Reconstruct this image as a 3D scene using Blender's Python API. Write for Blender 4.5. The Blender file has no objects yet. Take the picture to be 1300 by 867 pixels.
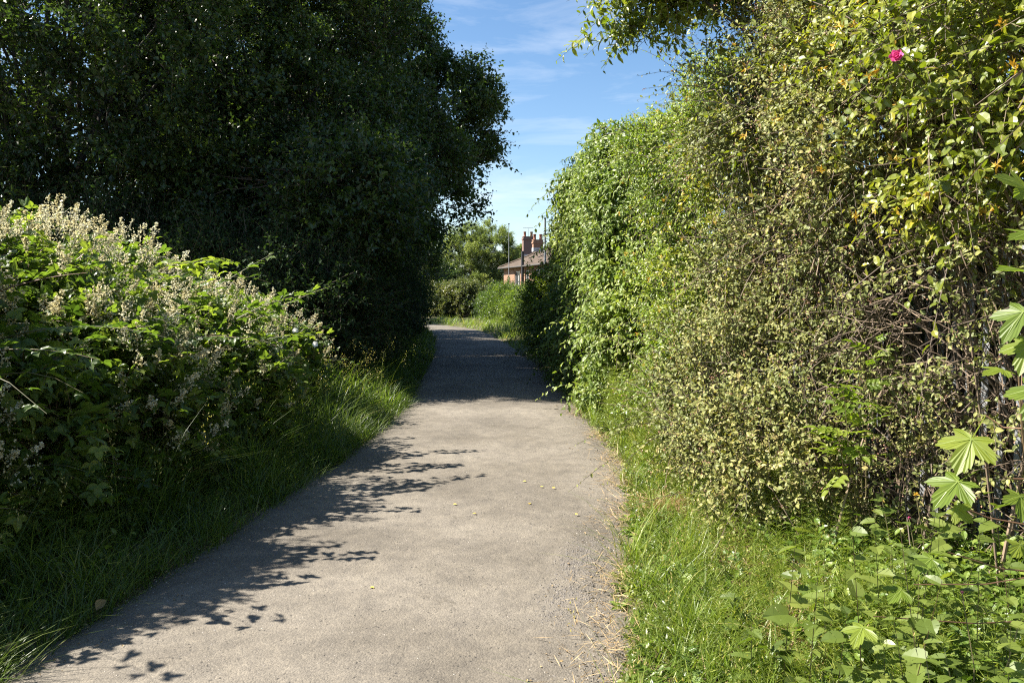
import bpy, math
import numpy as np
from mathutils import Vector

SC = bpy.context.scene
COL = SC.collection
rad = math.radians
Z = np.array([0.0, 0.0, 1.0])

# ------------------------------------------------------------------ camera model
CAM_H, LENS, PITCH = 1.6, 28.0, math.atan(62.5 / 1011.0)
FPX = 1300 * LENS / 36.0


def ray(px, py):
    u = (px - 650) / FPX
    v = (433.5 - py) / FPX
    c, s = math.cos(PITCH), math.sin(PITCH)
    return np.array([u, c + v * s, v * c - s])


def at(px, py, y):
    """point of the place that lies y metres ahead, seen at photo pixel px, py"""
    r = ray(px, py)
    return r * (y / r[1]) + np.array([0, 0, CAM_H])


# ------------------------------------------------------------------ tagging
def tag(o, label=None, cat=None, group=None, kind=None):
    if label: o['label'] = label
    if cat: o['category'] = cat
    if group: o['group'] = group
    if kind: o['kind'] = kind
    return o


def thing(name, label, cat, loc=(0, 0, 0), group=None):
    o = bpy.data.objects.new(name, None)
    o.empty_display_size = 0.2
    o.location = loc
    COL.objects.link(o)
    return tag(o, label, cat, group)


# ------------------------------------------------------------------ mesh accumulator
class Acc:
    def __init__(self):
        self.v, self.f, self.r, self.m, self.n = [], [], [], [], 0

    def add(self, verts, faces, rnd=0.5, mat=0):
        verts = np.asarray(verts, float).reshape(-1, 3)
        faces = np.asarray(faces, np.int64)
        self.v.append(verts)
        self.f.append(faces + self.n)
        self.m.append(np.full(len(faces), mat, np.int32))
        r = np.asarray(rnd, float)
        self.r.append(np.full(len(verts), float(r)) if r.ndim == 0 else r.ravel())
        self.n += len(verts)

    def box(self, c, s, rot=0.0, mat=0, rnd=0.5, tilt=0.0):
        c = np.asarray(c, float); s = np.asarray(s, float) / 2
        k = np.array([[x, y, z] for z in (-1, 1) for y in (-1, 1) for x in (-1, 1)], float) * s
        if tilt:
            a, b = math.cos(tilt), math.sin(tilt)
            k = np.stack([k[:, 0] * a + k[:, 2] * b, k[:, 1], -k[:, 0] * b + k[:, 2] * a], 1)
        a, b = math.cos(rot), math.sin(rot)
        k = np.stack([k[:, 0] * a - k[:, 1] * b, k[:, 0] * b + k[:, 1] * a, k[:, 2]], 1)
        self.add(k + c, [[0, 2, 3, 1], [4, 5, 7, 6], [0, 1, 5, 4], [2, 6, 7, 3], [0, 4, 6, 2], [1, 3, 7, 5]], rnd, mat)

    def build(self, name, mats, parent=None, smooth=False):
        me = bpy.data.meshes.new(name)
        v = np.concatenate(self.v)
        if parent is not None:
            v = v - np.array(parent.location)
        me.vertices.add(len(v))
        me.vertices.foreach_set('co', v.astype(np.float32).ravel())
        loops = np.concatenate([f.ravel() for f in self.f])
        cnt = np.concatenate([np.full(len(f), f.shape[1]) for f in self.f])
        start = np.concatenate([[0], np.cumsum(cnt)[:-1]])
        me.loops.add(len(loops))
        me.loops.foreach_set('vertex_index', loops.astype(np.int32))
        me.polygons.add(len(cnt))
        me.polygons.foreach_set('loop_start', start.astype(np.int32))
        me.polygons.foreach_set('loop_total', cnt.astype(np.int32))
        if not isinstance(mats, (list, tuple)): mats = [mats]
        for m in mats: me.materials.append(m)
        me.polygons.foreach_set('material_index', np.concatenate(self.m))
        me.polygons.foreach_set('use_smooth', np.full(len(cnt), smooth))
        a = me.attributes.new('rnd', 'FLOAT', 'POINT')
        a.data.foreach_set('value', np.concatenate(self.r).astype(np.float32))
        me.update(calc_edges=True)
        o = bpy.data.objects.new(name, me)
        COL.objects.link(o)
        if parent is not None: o.parent = parent
        return o


def norm(a):
    return a / np.maximum(np.linalg.norm(a, axis=-1, keepdims=True), 1e-9)


# ------------------------------------------------------------------ leaf shapes (x across, y along, z up)
def T_rhomb(w=.55, fold=.12, curl=.1):
    return (np.array([[0, 0, 0], [-w / 2, .45, fold], [0, 1, -curl], [w / 2, .45, fold]], float), np.array([[0, 2, 1], [0, 3, 2]]))


def T_ovate(w=.55, fold=.1, curl=.15, wav=.02):
    y = [0.03, .22, .5, .78]
    hw = [.05, .40, .5, .3]
    v = [[0, 0, 0], [0, .33, .01], [0, .68, -.03], [0, 1, -curl]]
    for s in (-1, 1):
        for k in range(1, 4):
            v.append([s * hw[k] * w, y[k], fold * hw[k] * 2 + (wav if k % 2 else -wav) - curl * y[k] ** 2 * .6])
    f = []
    for b, flip in ((4, 0), (7, 1)):
        for t in ([0, 1, b], [1, b + 1, b], [1, 2, b + 1], [2, b + 2, b + 1], [2, 3, b + 2]):
            f.append(t[::-1] if not flip else t)
    return np.array(v, float), np.array(f)


def join_t(parts):
    v, f, n = [], [], 0
    for (tv, tf), ang, sc, off in parts:
        a, b = math.cos(ang), math.sin(ang)
        q = tv * sc
        q = np.stack([q[:, 0] * a + q[:, 1] * b, -q[:, 0] * b + q[:, 1] * a, q[:, 2]], 1) + np.array(off)
        v.append(q); f.append(tf + n); n += len(q)
    return np.concatenate(v), np.concatenate(f)


def T_trifoliate():
    o = T_ovate(.62, .12, .15)
    return join_t([(o, 0, .62, (0, .38, 0)), (o, 1.25, .52, (.01, .36, 0)), (o, -1.25, .52, (-.01, .36, 0)),
                   (T_rhomb(.05, 0, 0), 0, .4, (0, 0, 0))])


def T_pinnate(n=3):
    o = T_ovate(.5, .12, .2)
    parts = [(o, 0, .36, (0, .66, 0)), (T_rhomb(.03, 0, 0), 0, .7, (0, 0, 0))]
    for k in range(n):
        y = .2 + .45 * k / n
        parts += [(o, 1.15, .33, (.005, y, 0)), (o, -1.15, .33, (-.005, y, 0))]
    return join_t(parts)


def T_maple():
    """five pointed, toothed lobes round a palm"""
    lobes = [(-2.0, .52), (-1.0, .80), (0, .98), (1.0, .80), (2.0, .52)]
    out = []
    for i, (a, r) in enumerate(lobes):
        for da, k in ((-.36, .70), (-.30, .80), (-.24, .77), (-.17, .90), (-.11, .87), (0, 1.0), (.11, .87), (.17, .90), (.24, .77), (.30, .80), (.36, .70)):
            out.append((a + da, r * k))
        if i < 4:
            out.append(((a + lobes[i + 1][0]) / 2, .44 if 0 < i < 3 else .36))
    out = [(-2.85, .14)] + out + [(2.85, .14)]
    n = len(out)
    v = [[0, .28, 0]]
    for a, r in out:
        x, y = r * .78 * math.sin(a), .28 + r * .76 * math.cos(a)
        v.append([x, y, .012 * math.sin(7 * a + 1) - .30 * r * r + .12 * abs(x)])
    f = [[0, i + 1, i] for i in range(1, n)]
    v += [[-.012, .28, 0], [.012, .28, 0], [.008, -.5, -.1], [-.008, -.5, -.1]]
    b = n + 1
    f += [[b, b + 1, b + 2], [b, b + 2, b + 3]]
    return np.array(v, float), np.array(f)


def T_veins():
    v, f = [], []
    for a, r in ((-2.0, .45), (-1.0, .72), (0, .9), (1.0, .72), (2.0, .45)):
        p = []
        for k in (0, .5, 1):
            q = r * k
            x, y = q * .78 * math.sin(a), .28 + q * .76 * math.cos(a)
            z = .006 - .30 * q * q + .12 * abs(x) + .012 * (1 - k)
            w = .011 * (1 - .8 * k)
            p += [[x - w * math.cos(a), y + w * math.sin(a), z], [x + w * math.cos(a), y - w * math.sin(a), z]]
        b = len(v); v += p
        f += [[b, b + 1, b + 3], [b, b + 3, b + 2], [b + 2, b + 3, b + 5], [b + 2, b + 5, b + 4]]
    return np.array(v, float), np.array(f)


def T_nettle():
    """broad toothed leaf with a heart-shaped foot"""
    ys = [0, .06, .14, .2, .3, .36, .47, .53, .64, .7, .8, .86, .93]
    ws = [.08, .27, .30, .36, .34, .38, .33, .35, .26, .27, .16, .17, .06]
    v = [[0, 0, 0], [0, .3, -.01], [0, .6, -.03], [0, 1, -.14]]
    f = []
    for s in (-1, 1):
        b = len(v)
        for y, w in zip(ys, ws):
            v.append([s * w, y - .05 * (y < .1), .09 * w / .3 - .1 * y * y])
        for k in range(len(ys) - 1):
            m = 0 if ys[k] < .15 else 1 if ys[k] < .45 else 2
            t = [m, b + k + 1, b + k]
            f.append(t if s < 0 else t[::-1])
        for m, k in ((0, 3), (1, 7)):
            t = [m, m + 1, b + k]
            f.append(t if s < 0 else t[::-1])
        t = [2, 3, b + len(ys) - 1]
        f.append(t if s < 0 else t[::-1])
    return np.array(v, float), np.array(f)


BROAD = T_rhomb(.68, .12, .08)
RHOMB, OVATE, TRI, PINN, MAPLE, NETTLE = T_rhomb(), T_ovate(), T_trifoliate(), T_pinnate(), T_maple(), T_nettle()
MVEIN = T_veins()
LANCE = T_ovate(.30, .12, .2)
RLANCE = T_rhomb(.32, .1, .15)
ROUND = T_ovate(.75, .1, .1)
RROUND = T_rhomb(.75, .1, .1)


def put(acc, T, P, D, N, S, R, mat=0, width=None):
    tv, tf = T
    x = norm(np.cross(D, N)); n = np.cross(x, D)
    s = S[:, None, None]
    wx = s if width is None else s * width[:, None, None]
    v = P[:, None] + wx * tv[None, :, 0:1] * x[:, None] + s * (tv[None, :, 1:2] * D[:, None] + tv[None, :, 2:3] * n[:, None])
    f = tf[None] + (np.arange(len(P)) * len(tv))[:, None, None]
    acc.add(v.reshape(-1, 3), f.reshape(-1, 3), np.repeat(R, len(tv)), mat)


def tubes(acc, P, R, sides=3, rnd=None, mat=0):
    M, K, _ = P.shape
    t = norm(np.gradient(P, axis=1))
    ref = np.where(np.abs(t[..., 2:3]) > .9, np.array([1.0, 0, 0]), Z)
    u = norm(np.cross(t, ref)); w = np.cross(t, u)
    a = np.arange(sides) * 2 * np.pi / sides
    v = P[:, :, None] + R[:, :, None, None] * (np.cos(a)[None, None, :, None] * u[:, :, None] + np.sin(a)[None, None, :, None] * w[:, :, None])
    idx = np.arange(M * K * sides).reshape(M, K, sides)
    A = idx[:, :-1]; B = idx[:, 1:]
    f = np.stack([A, np.roll(A, -1, 2), np.roll(B, -1, 2), B], -1).reshape(-1, 4)
    r = np.full(M, .5) if rnd is None else rnd
    acc.add(v.reshape(-1, 3), f, np.repeat(r, K * sides), mat)


def rdir(rng, n):
    return norm(rng.normal(size=(n, 3)))


def shoots(lf, st, rng, P, D, L, n, T, size, droop=.25, ang=(45, 75), ldroop=.25, up=1.0, jit=.35, r0=.004, arr='alt', lmat=0, smat=0, k=5, clump=None, sunny=None):
    """leafy shoots: M curved stems with n leaves each"""
    M = len(P)
    L = np.broadcast_to(np.asarray(L, float), (M,))
    D = norm(D)
    t = (np.arange(n) + rng.uniform(.2, .9, (M, n))) / n
    S = P[:, None] + D[:, None] * (L[:, None] * t)[..., None] - Z * (droop * L[:, None] * t ** 2)[..., None]
    Tn = norm(D[:, None] - Z * (2 * droop * t)[..., None])
    U = norm(np.cross(Tn, Z + np.array([.01, .02, 0])))
    V = np.cross(Tn, U)
    i = np.arange(n)
    if arr == 'alt':
        phi = i[None] * 2.4 + rng.uniform(0, 6.28, (M, 1))
    else:
        phi = i[None] * np.pi + rng.normal(0, .35, (M, n)) + rng.normal(0, .3, (M, 1))
    phi = phi + rng.normal(0, .2, (M, n))
    side = np.cos(phi)[..., None] * U + np.sin(phi)[..., None] * V
    a = np.radians(rng.uniform(ang[0], ang[1], (M, n)))[..., None]
    d = norm(Tn * np.cos(a) + side * np.sin(a) - Z * ldroop + rng.normal(0, .15, (M, n, 3)))
    N = norm(Z * up + (0 if sunny is None else np.asarray(sunny)) + .25 * side + rng.normal(0, jit, (M, n, 3)))
    sz = size * rng.uniform(.6, 1.25, (M, n)) * (1 - .45 * t ** 2)
    R = np.clip((rng.uniform(0, 1, (M, 1)) if clump is None else clump[:, None]) * .55 + rng.uniform(0, .45, (M, n)), 0, 1)
    q = lambda z: z.reshape(-1, 3)
    put(lf, T, q(S), q(d), q(N), sz.ravel(), R.ravel(), lmat, rng.uniform(.8, 1.2, M * n))
    if st is not None:
        tt = np.linspace(0, 1, k)
        C = P[:, None] + D[:, None] * (L[:, None] * tt)[..., None] - Z * (droop * L[:, None] * tt ** 2)[..., None]
        tubes(st, C, np.repeat((r0 * (1.05 - .8 * tt))[None], M, 0), 3, rng.uniform(0, 1, M), smat)
    end = P + D * L[:, None] - Z * (droop * L)[:, None]
    return end


def lumps(rng, u):
    """uneven radius over directions"""
    r = np.full(len(u), .88)
    for _ in range(7):
        c = rdir(rng, 1)[0]
        r += .3 * rng.uniform(.4, 1) * np.exp(-(1 - u @ c) * 14)
    for _ in range(5):
        c = rdir(rng, 1)[0]
        r -= .22 * rng.uniform(.4, 1) * np.exp(-(1 - u @ c) * 16)
    return r


def shell(rng, blobs, n, inner=.6, zmin=.05, front=None):
    """points in the outer shell of a union of ellipsoids, with outward directions"""
    P, D = [], []
    C = np.array([b[0] for b in blobs], float); Rr = np.array([b[1] for b in blobs], float)
    w = np.array([(r[0] * r[1] + r[1] * r[2] + r[0] * r[2]) for r in Rr]); w /= w.sum()
    for bi, (c, r) in enumerate(zip(C, Rr)):
        m = max(4, int(n * w[bi] * 1.6))
        u = rdir(rng, m)
        lr = lumps(rng, u)
        q = c + r * u * (lr * rng.uniform(inner, 1.0, m) ** .7)[:, None]
        o = norm(u / r)
        keep = q[:, 2] > zmin
        for bj in range(len(C)):
            if bj != bi:
                keep &= np.linalg.norm((q - C[bj]) / Rr[bj], axis=1) > .72
        if front is not None:
            keep &= (o @ np.asarray(front) > -.35) | (rng.uniform(size=m) < .3)
        P.append(q[keep]); D.append(o[keep])
    return np.concatenate(P), np.concatenate(D)


# ------------------------------------------------------------------ materials
MATS = {}


def nt(name):
    m = bpy.data.materials.new(name); m.use_nodes = True
    n = m.node_tree.nodes; n.clear()
    out = n.new('ShaderNodeOutputMaterial')
    return m, n, m.node_tree.links, out


def ramp(n, l, src, stops, interp='LINEAR'):
    r = n.new('ShaderNodeValToRGB')
    r.color_ramp.interpolation = interp
    e = r.color_ramp.elements
    while len(e) < len(stops): e.new(.5)
    for k, (p, c) in enumerate(stops):
        e[k].position = p; e[k].color = (*c, 1)
    l.new(src, r.inputs[0])
    return r.outputs[0]


def leaf_mat(name, stops, rough=.42, trans=.32, tcol=(1.25, 1.35, .5), spec=.5, patch=2.0):
    m, n, l, out = nt(name)
    at_ = n.new('ShaderNodeAttribute'); at_.attribute_name = 'rnd'
    geo = n.new('ShaderNodeNewGeometry')
    no = n.new('ShaderNodeTexNoise'); no.inputs['Scale'].default_value = patch; no.inputs['Detail'].default_value = 2
    l.new(geo.outputs['Position'], no.inputs['Vector'])
    mx = n.new('ShaderNodeMath'); mx.operation = 'MULTIPLY_ADD'
    l.new(no.outputs['Fac'], mx.inputs[0]); mx.inputs[1].default_value = .7
    sub = n.new('ShaderNodeMath'); sub.operation = 'SUBTRACT'; sub.inputs[1].default_value = .35
    l.new(at_.outputs['Fac'], sub.inputs[0]); l.new(sub.outputs[0], mx.inputs[2])
    c = ramp(n, l, mx.outputs[0], stops)
    p = n.new('ShaderNodeBsdfPrincipled')
    l.new(c, p.inputs['Base Color']); p.inputs['Roughness'].default_value = rough
    p.inputs['Specular IOR Level'].default_value = spec
    t = n.new('ShaderNodeBsdfTranslucent')
    mul = n.new('ShaderNodeMix'); mul.data_type = 'RGBA'; mul.blend_type = 'MULTIPLY'; mul.inputs[0].default_value = 1
    mul.clamp_result = False
    l.new(c, mul.inputs[6]); mul.inputs[7].default_value = (*[k * 1.5 for k in tcol], 1)
    l.new(mul.outputs[2], t.inputs['Color'])
    ms = n.new('ShaderNodeMixShader'); ms.inputs[0].default_value = trans
    l.new(p.outputs[0], ms.inputs[1]); l.new(t.outputs[0], ms.inputs[2])
    l.new(ms.outputs[0], out.inputs[0])
    return m


def plain_mat(name, stops, rough=.8, scale=8.0, bump=.0, bscale=40.0, use_rnd=False, metal=0.0, stretch=None):
    m, n, l, out = nt(name)
    geo = n.new('ShaderNodeNewGeometry')
    vec = geo.outputs['Position']
    if stretch:
        mp = n.new('ShaderNodeMapping'); mp.inputs['Scale'].default_value = stretch
        l.new(vec, mp.inputs[0]); vec = mp.outputs[0]
    no = n.new('ShaderNodeTexNoise'); no.inputs['Scale'].default_value = scale; no.inputs['Detail'].default_value = 6
    l.new(vec, no.inputs['Vector'])
    src = no.outputs['Fac']
    if use_rnd:
        at_ = n.new('ShaderNodeAttribute'); at_.attribute_name = 'rnd'
        src = at_.outputs['Fac']
    c = ramp(n, l, src, stops)
    p = n.new('ShaderNodeBsdfPrincipled')
    l.new(c, p.inputs['Base Color']); p.inputs['Roughness'].default_value = rough; p.inputs['Metallic'].default_value = metal
    if bump:
        b = n.new('ShaderNodeBump'); b.inputs['Strength'].default_value = bump; b.inputs['Distance'].default_value = .02
        nb = n.new('ShaderNodeTexNoise'); nb.inputs['Scale'].default_value = bscale; nb.inputs['Detail'].default_value = 4
        l.new(vec, nb.inputs['Vector']); l.new(nb.outputs['Fac'], b.inputs['Height']); l.new(b.outputs[0], p.inputs['Normal'])
    l.new(p.outputs[0], out.inputs[0])
    return m


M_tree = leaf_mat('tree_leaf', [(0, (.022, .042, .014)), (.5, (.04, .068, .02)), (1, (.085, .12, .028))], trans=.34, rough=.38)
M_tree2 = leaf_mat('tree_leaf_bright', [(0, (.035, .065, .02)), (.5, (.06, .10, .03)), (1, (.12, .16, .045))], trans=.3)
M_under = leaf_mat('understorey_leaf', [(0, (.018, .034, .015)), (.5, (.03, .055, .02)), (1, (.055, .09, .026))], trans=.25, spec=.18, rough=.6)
M_bramble = leaf_mat('bramble_leaf', [(0, (.04, .072, .014)), (.5, (.085, .132, .025)), (1, (.21, .25, .05))], trans=.42, spec=.4)
M_blossom = leaf_mat('bramble_blossom', [(0, (.38, .33, .16)), (.35, (.62, .56, .36)), (1, (.82, .80, .68))], trans=.45, tcol=(.68, .66, .52), rough=.7, spec=.2)
M_cotone = leaf_mat('cotoneaster_leaf', [(0, (.075, .095, .022)), (.45, (.155, .175, .05)), (.82, (.27, .265, .085)), (1, (.38, .31, .12))], trans=.2, rough=.5, spec=.3, tcol=(1, 1, .4))
M_bud = leaf_mat('pinkish_bud', [(0, (.28, .13, .08)), (.6, (.42, .24, .16)), (1, (.55, .36, .25))], trans=.15, tcol=(.7, .6, .5), rough=.6)
M_honey = leaf_mat('honeysuckle_leaf', [(0, (.08, .11, .012)), (.45, (.16, .19, .02)), (.8, (.28, .27, .028)), (1, (.46, .34, .03))], trans=.32)
M_mixed = leaf_mat('mixed_hedge_leaf', [(0, (.075, .12, .012)), (.45, (.15, .215, .025)), (1, (.32, .34, .05))], trans=.3)
M_yellow = leaf_mat('yellow_flower', [(0, (.5, .3, .04)), (.6, (.65, .45, .07)), (1, (.75, .62, .2))], trans=.3, tcol=(.7, .6, .3), rough=.6)
M_dogwood = leaf_mat('drooping_leaf', [(0, (.075, .12, .022)), (.5, (.145, .20, .038)), (1, (.29, .32, .08))], trans=.27, rough=.45, spec=.38)
M_pink = leaf_mat('rose_petal', [(0, (.58, .045, .21)), (1, (.8, .16, .42))], trans=.3, tcol=(.7, .5, .6), rough=.5)
M_elder = leaf_mat('overhanging_leaf', [(0, (.08, .11, .015)), (.5, (.15, .19, .03)), (1, (.3, .29, .05))], trans=.33)
M_maple = leaf_mat('lobed_leaf', [(0, (.075, .12, .014)), (.5, (.13, .185, .022)), (1, (.21, .25, .032))], trans=.42, rough=.45, patch=9)
M_vein = leaf_mat('leaf_vein', [(0, (.15, .2, .04)), (1, (.2, .25, .06))], trans=.3)
M_nettle = leaf_mat('nettle_leaf', [(0, (.06, .09, .016)), (.5, (.11, .15, .028)), (1, (.18, .21, .045))], trans=.35, patch=5)
M_weed = leaf_mat('weed_leaf', [(0, (.06, .09, .016)), (.5, (.12, .16, .03)), (1, (.22, .24, .06))], trans=.3)
M_mug = leaf_mat('grey_green_weed', [(0, (.055, .10, .015)), (.5, (.115, .175, .028)), (1, (.21, .255, .05))], trans=.28)
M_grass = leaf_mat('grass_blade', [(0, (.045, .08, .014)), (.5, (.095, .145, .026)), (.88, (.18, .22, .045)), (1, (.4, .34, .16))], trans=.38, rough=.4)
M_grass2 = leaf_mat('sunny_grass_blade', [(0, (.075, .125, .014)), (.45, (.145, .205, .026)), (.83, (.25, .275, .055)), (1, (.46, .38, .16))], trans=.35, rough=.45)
M_horse = leaf_mat('horsetail_needle', [(0, (.13, .18, .022)), (.6, (.215, .265, .045)), (1, (.33, .35, .08))], trans=.32, rough=.55)
M_straw = leaf_mat('straw', [(0, (.25, .17, .08)), (.5, (.42, .30, .15)), (1, (.58, .45, .25))], trans=.2, tcol=(.7, .6, .4), rough=.7)
M_far = leaf_mat('far_leaf', [(0, (.09, .125, .035)), (.5, (.17, .21, .065)), (1, (.29, .31, .11))], trans=.3, patch=.8)
M_farhedge = leaf_mat('far_hedge_leaf', [(0, (.05, .075, .03)), (.5, (.10, .12, .045)), (1, (.2, .18, .075))], trans=.3)
M_rust = leaf_mat('rusty_leaf', [(0, (.08, .06, .03)), (.5, (.15, .10, .04)), (1, (.26, .15, .06))], trans=.25)
M_stem = plain_mat('green_stem', [(0, (.08, .09, .03)), (.5, (.13, .11, .05)), (1, (.2, .10, .06))], .6, use_rnd=True)
M_twig = plain_mat('brown_twig', [(0, (.05, .036, .025)), (.5, (.10, .072, .05)), (1, (.20, .145, .095))], .75, use_rnd=True)
M_bark = plain_mat('dark_bark', [(0, (.03, .025, .02)), (.5, (.06, .05, .04)), (1, (.11, .09, .075))], .9, 5, .8, 20, stretch=(4, 4, .8))
M_metal = plain_mat('weathered_grey_metal', [(.3, (.22, .23, .24)), (.7, (.34, .35, .36))], .5, 6, .1, metal=.3)
M_pole = plain_mat('pole_grey', [(.3, (.16, .17, .18)), (.7, (.24, .25, .26))], .6, 3)
M_black = plain_mat('black_plastic', [(.3, (.02, .02, .022)), (.7, (.035, .035, .035))], .5, 3)
M_terra = plain_mat('terracotta', [(.3, (.19, .075, .045)), (.7, (.27, .11, .065))], .8, 6)
M_lead = plain_mat('pale_flashing', [(.3, (.42, .42, .42)), (.7, (.55, .55, .54))], .6, 4)
M_frame = plain_mat('white_frame', [(.3, (.65, .63, .6)), (.7, (.75, .74, .72))], .5, 4)
M_cream = plain_mat('cream_paint', [(.3, (.5, .42, .3)), (.7, (.62, .54, .42))], .7, 6)
M_fascia = plain_mat('dark_fascia', [(.3, (.05, .045, .04)), (.7, (.08, .07, .06))], .6, 4)
M_stone = plain_mat('grit', [(0, (.10, .09, .08)), (.5, (.24, .21, .18)), (1, (.42, .38, .33))], .85, use_rnd=True)
M_yleaf = plain_mat('yellow_dead_leaf', [(0, (.45, .32, .05)), (1, (.6, .45, .1))], .6, use_rnd=True)
M_bleaf = plain_mat('brown_dead_leaf', [(0, (.07, .05, .03)), (.5, (.18, .12, .055)), (1, (.36, .26, .12))], .7, use_rnd=True)
M_white = leaf_mat('white_petal', [(0, (.75, .75, .73)), (1, (.85, .85, .83))], trans=.3, tcol=(.66, .66, .66), rough=.6)


def glass_mat():
    m, n, l, out = nt('dark_window_glass')
    p = n.new('ShaderNodeBsdfPrincipled')
    p.inputs['Base Color'].default_value = (.02, .025, .03, 1); p.inputs['Roughness'].default_value = .08
    l.new(p.outputs[0], out.inputs[0]); return m


def brick_mat(name, c1, c2, mortar):
    m, n, l, out = nt(name)
    tc = n.new('ShaderNodeTexCoord'); mp = n.new('ShaderNodeMapping')
    mp.inputs['Rotation'].default_value = (rad(90), 0, 0)
    l.new(tc.outputs['Object'], mp.inputs[0])
    b = n.new('ShaderNodeTexBrick')
    b.inputs['Color1'].default_value = (*c1, 1); b.inputs['Color2'].default_value = (*c2, 1); b.inputs['Mortar'].default_value = (*mortar, 1)
    b.inputs['Scale'].default_value = 1; b.inputs['Brick Width'].default_value = .23; b.inputs['Row Height'].default_value = .075
    b.inputs['Mortar Size'].default_value = .01
    l.new(mp.outputs[0], b.inputs['Vector'])
    p = n.new('ShaderNodeBsdfPrincipled'); p.inputs['Roughness'].default_value = .85
    l.new(b.outputs['Color'], p.inputs['Base Color']); l.new(p.outputs[0], out.inputs[0]); return m


def roof_mat():
    m, n, l, out = nt('brown_roof_tiles')
    tc = n.new('ShaderNodeTexCoord')
    w = n.new('ShaderNodeTexWave'); w.bands_direction = 'Z'; w.inputs['Scale'].default_value = 2.6; w.inputs['Distortion'].default_value = .6
    l.new(tc.outputs['Object'], w.inputs['Vector'])
    no = n.new('ShaderNodeTexNoise'); no.inputs['Scale'].default_value = 3; no.inputs['Detail'].default_value = 8
    l.new(tc.outputs['Object'], no.inputs['Vector'])
    mx = n.new('ShaderNodeMath'); mx.operation = 'MULTIPLY_ADD'; mx.inputs[1].default_value = .35
    l.new(w.outputs['Fac'], mx.inputs[0]); l.new(no.outputs['Fac'], mx.inputs[2])
    c = ramp(n, l, mx.outputs[0], [(.25, (.032, .021, .012)), (.6, (.062, .041, .025)), (1, (.10, .068, .042))])
    p = n.new('ShaderNodeBsdfPrincipled'); p.inputs['Roughness'].default_value = .85
    l.new(c, p.inputs['Base Color'])
    bp = n.new('ShaderNodeBump'); bp.inputs['Strength'].default_value = .6; bp.inputs['Distance'].default_value = .04
    l.new(w.outputs['Fac'], bp.inputs['Height']); l.new(bp.outputs[0], p.inputs['Normal'])
    l.new(p.outputs[0], out.inputs[0]); return m


M_glass, M_roof = glass_mat(), roof_mat()
M_brick = brick_mat('orange_brick', (.27, .125, .065), (.21, .095, .05), (.3, .23, .17))
M_brick2 = brick_mat('sooty_red_brick', (.20, .10, .075), (.15, .08, .065), (.2, .17, .15))


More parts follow.
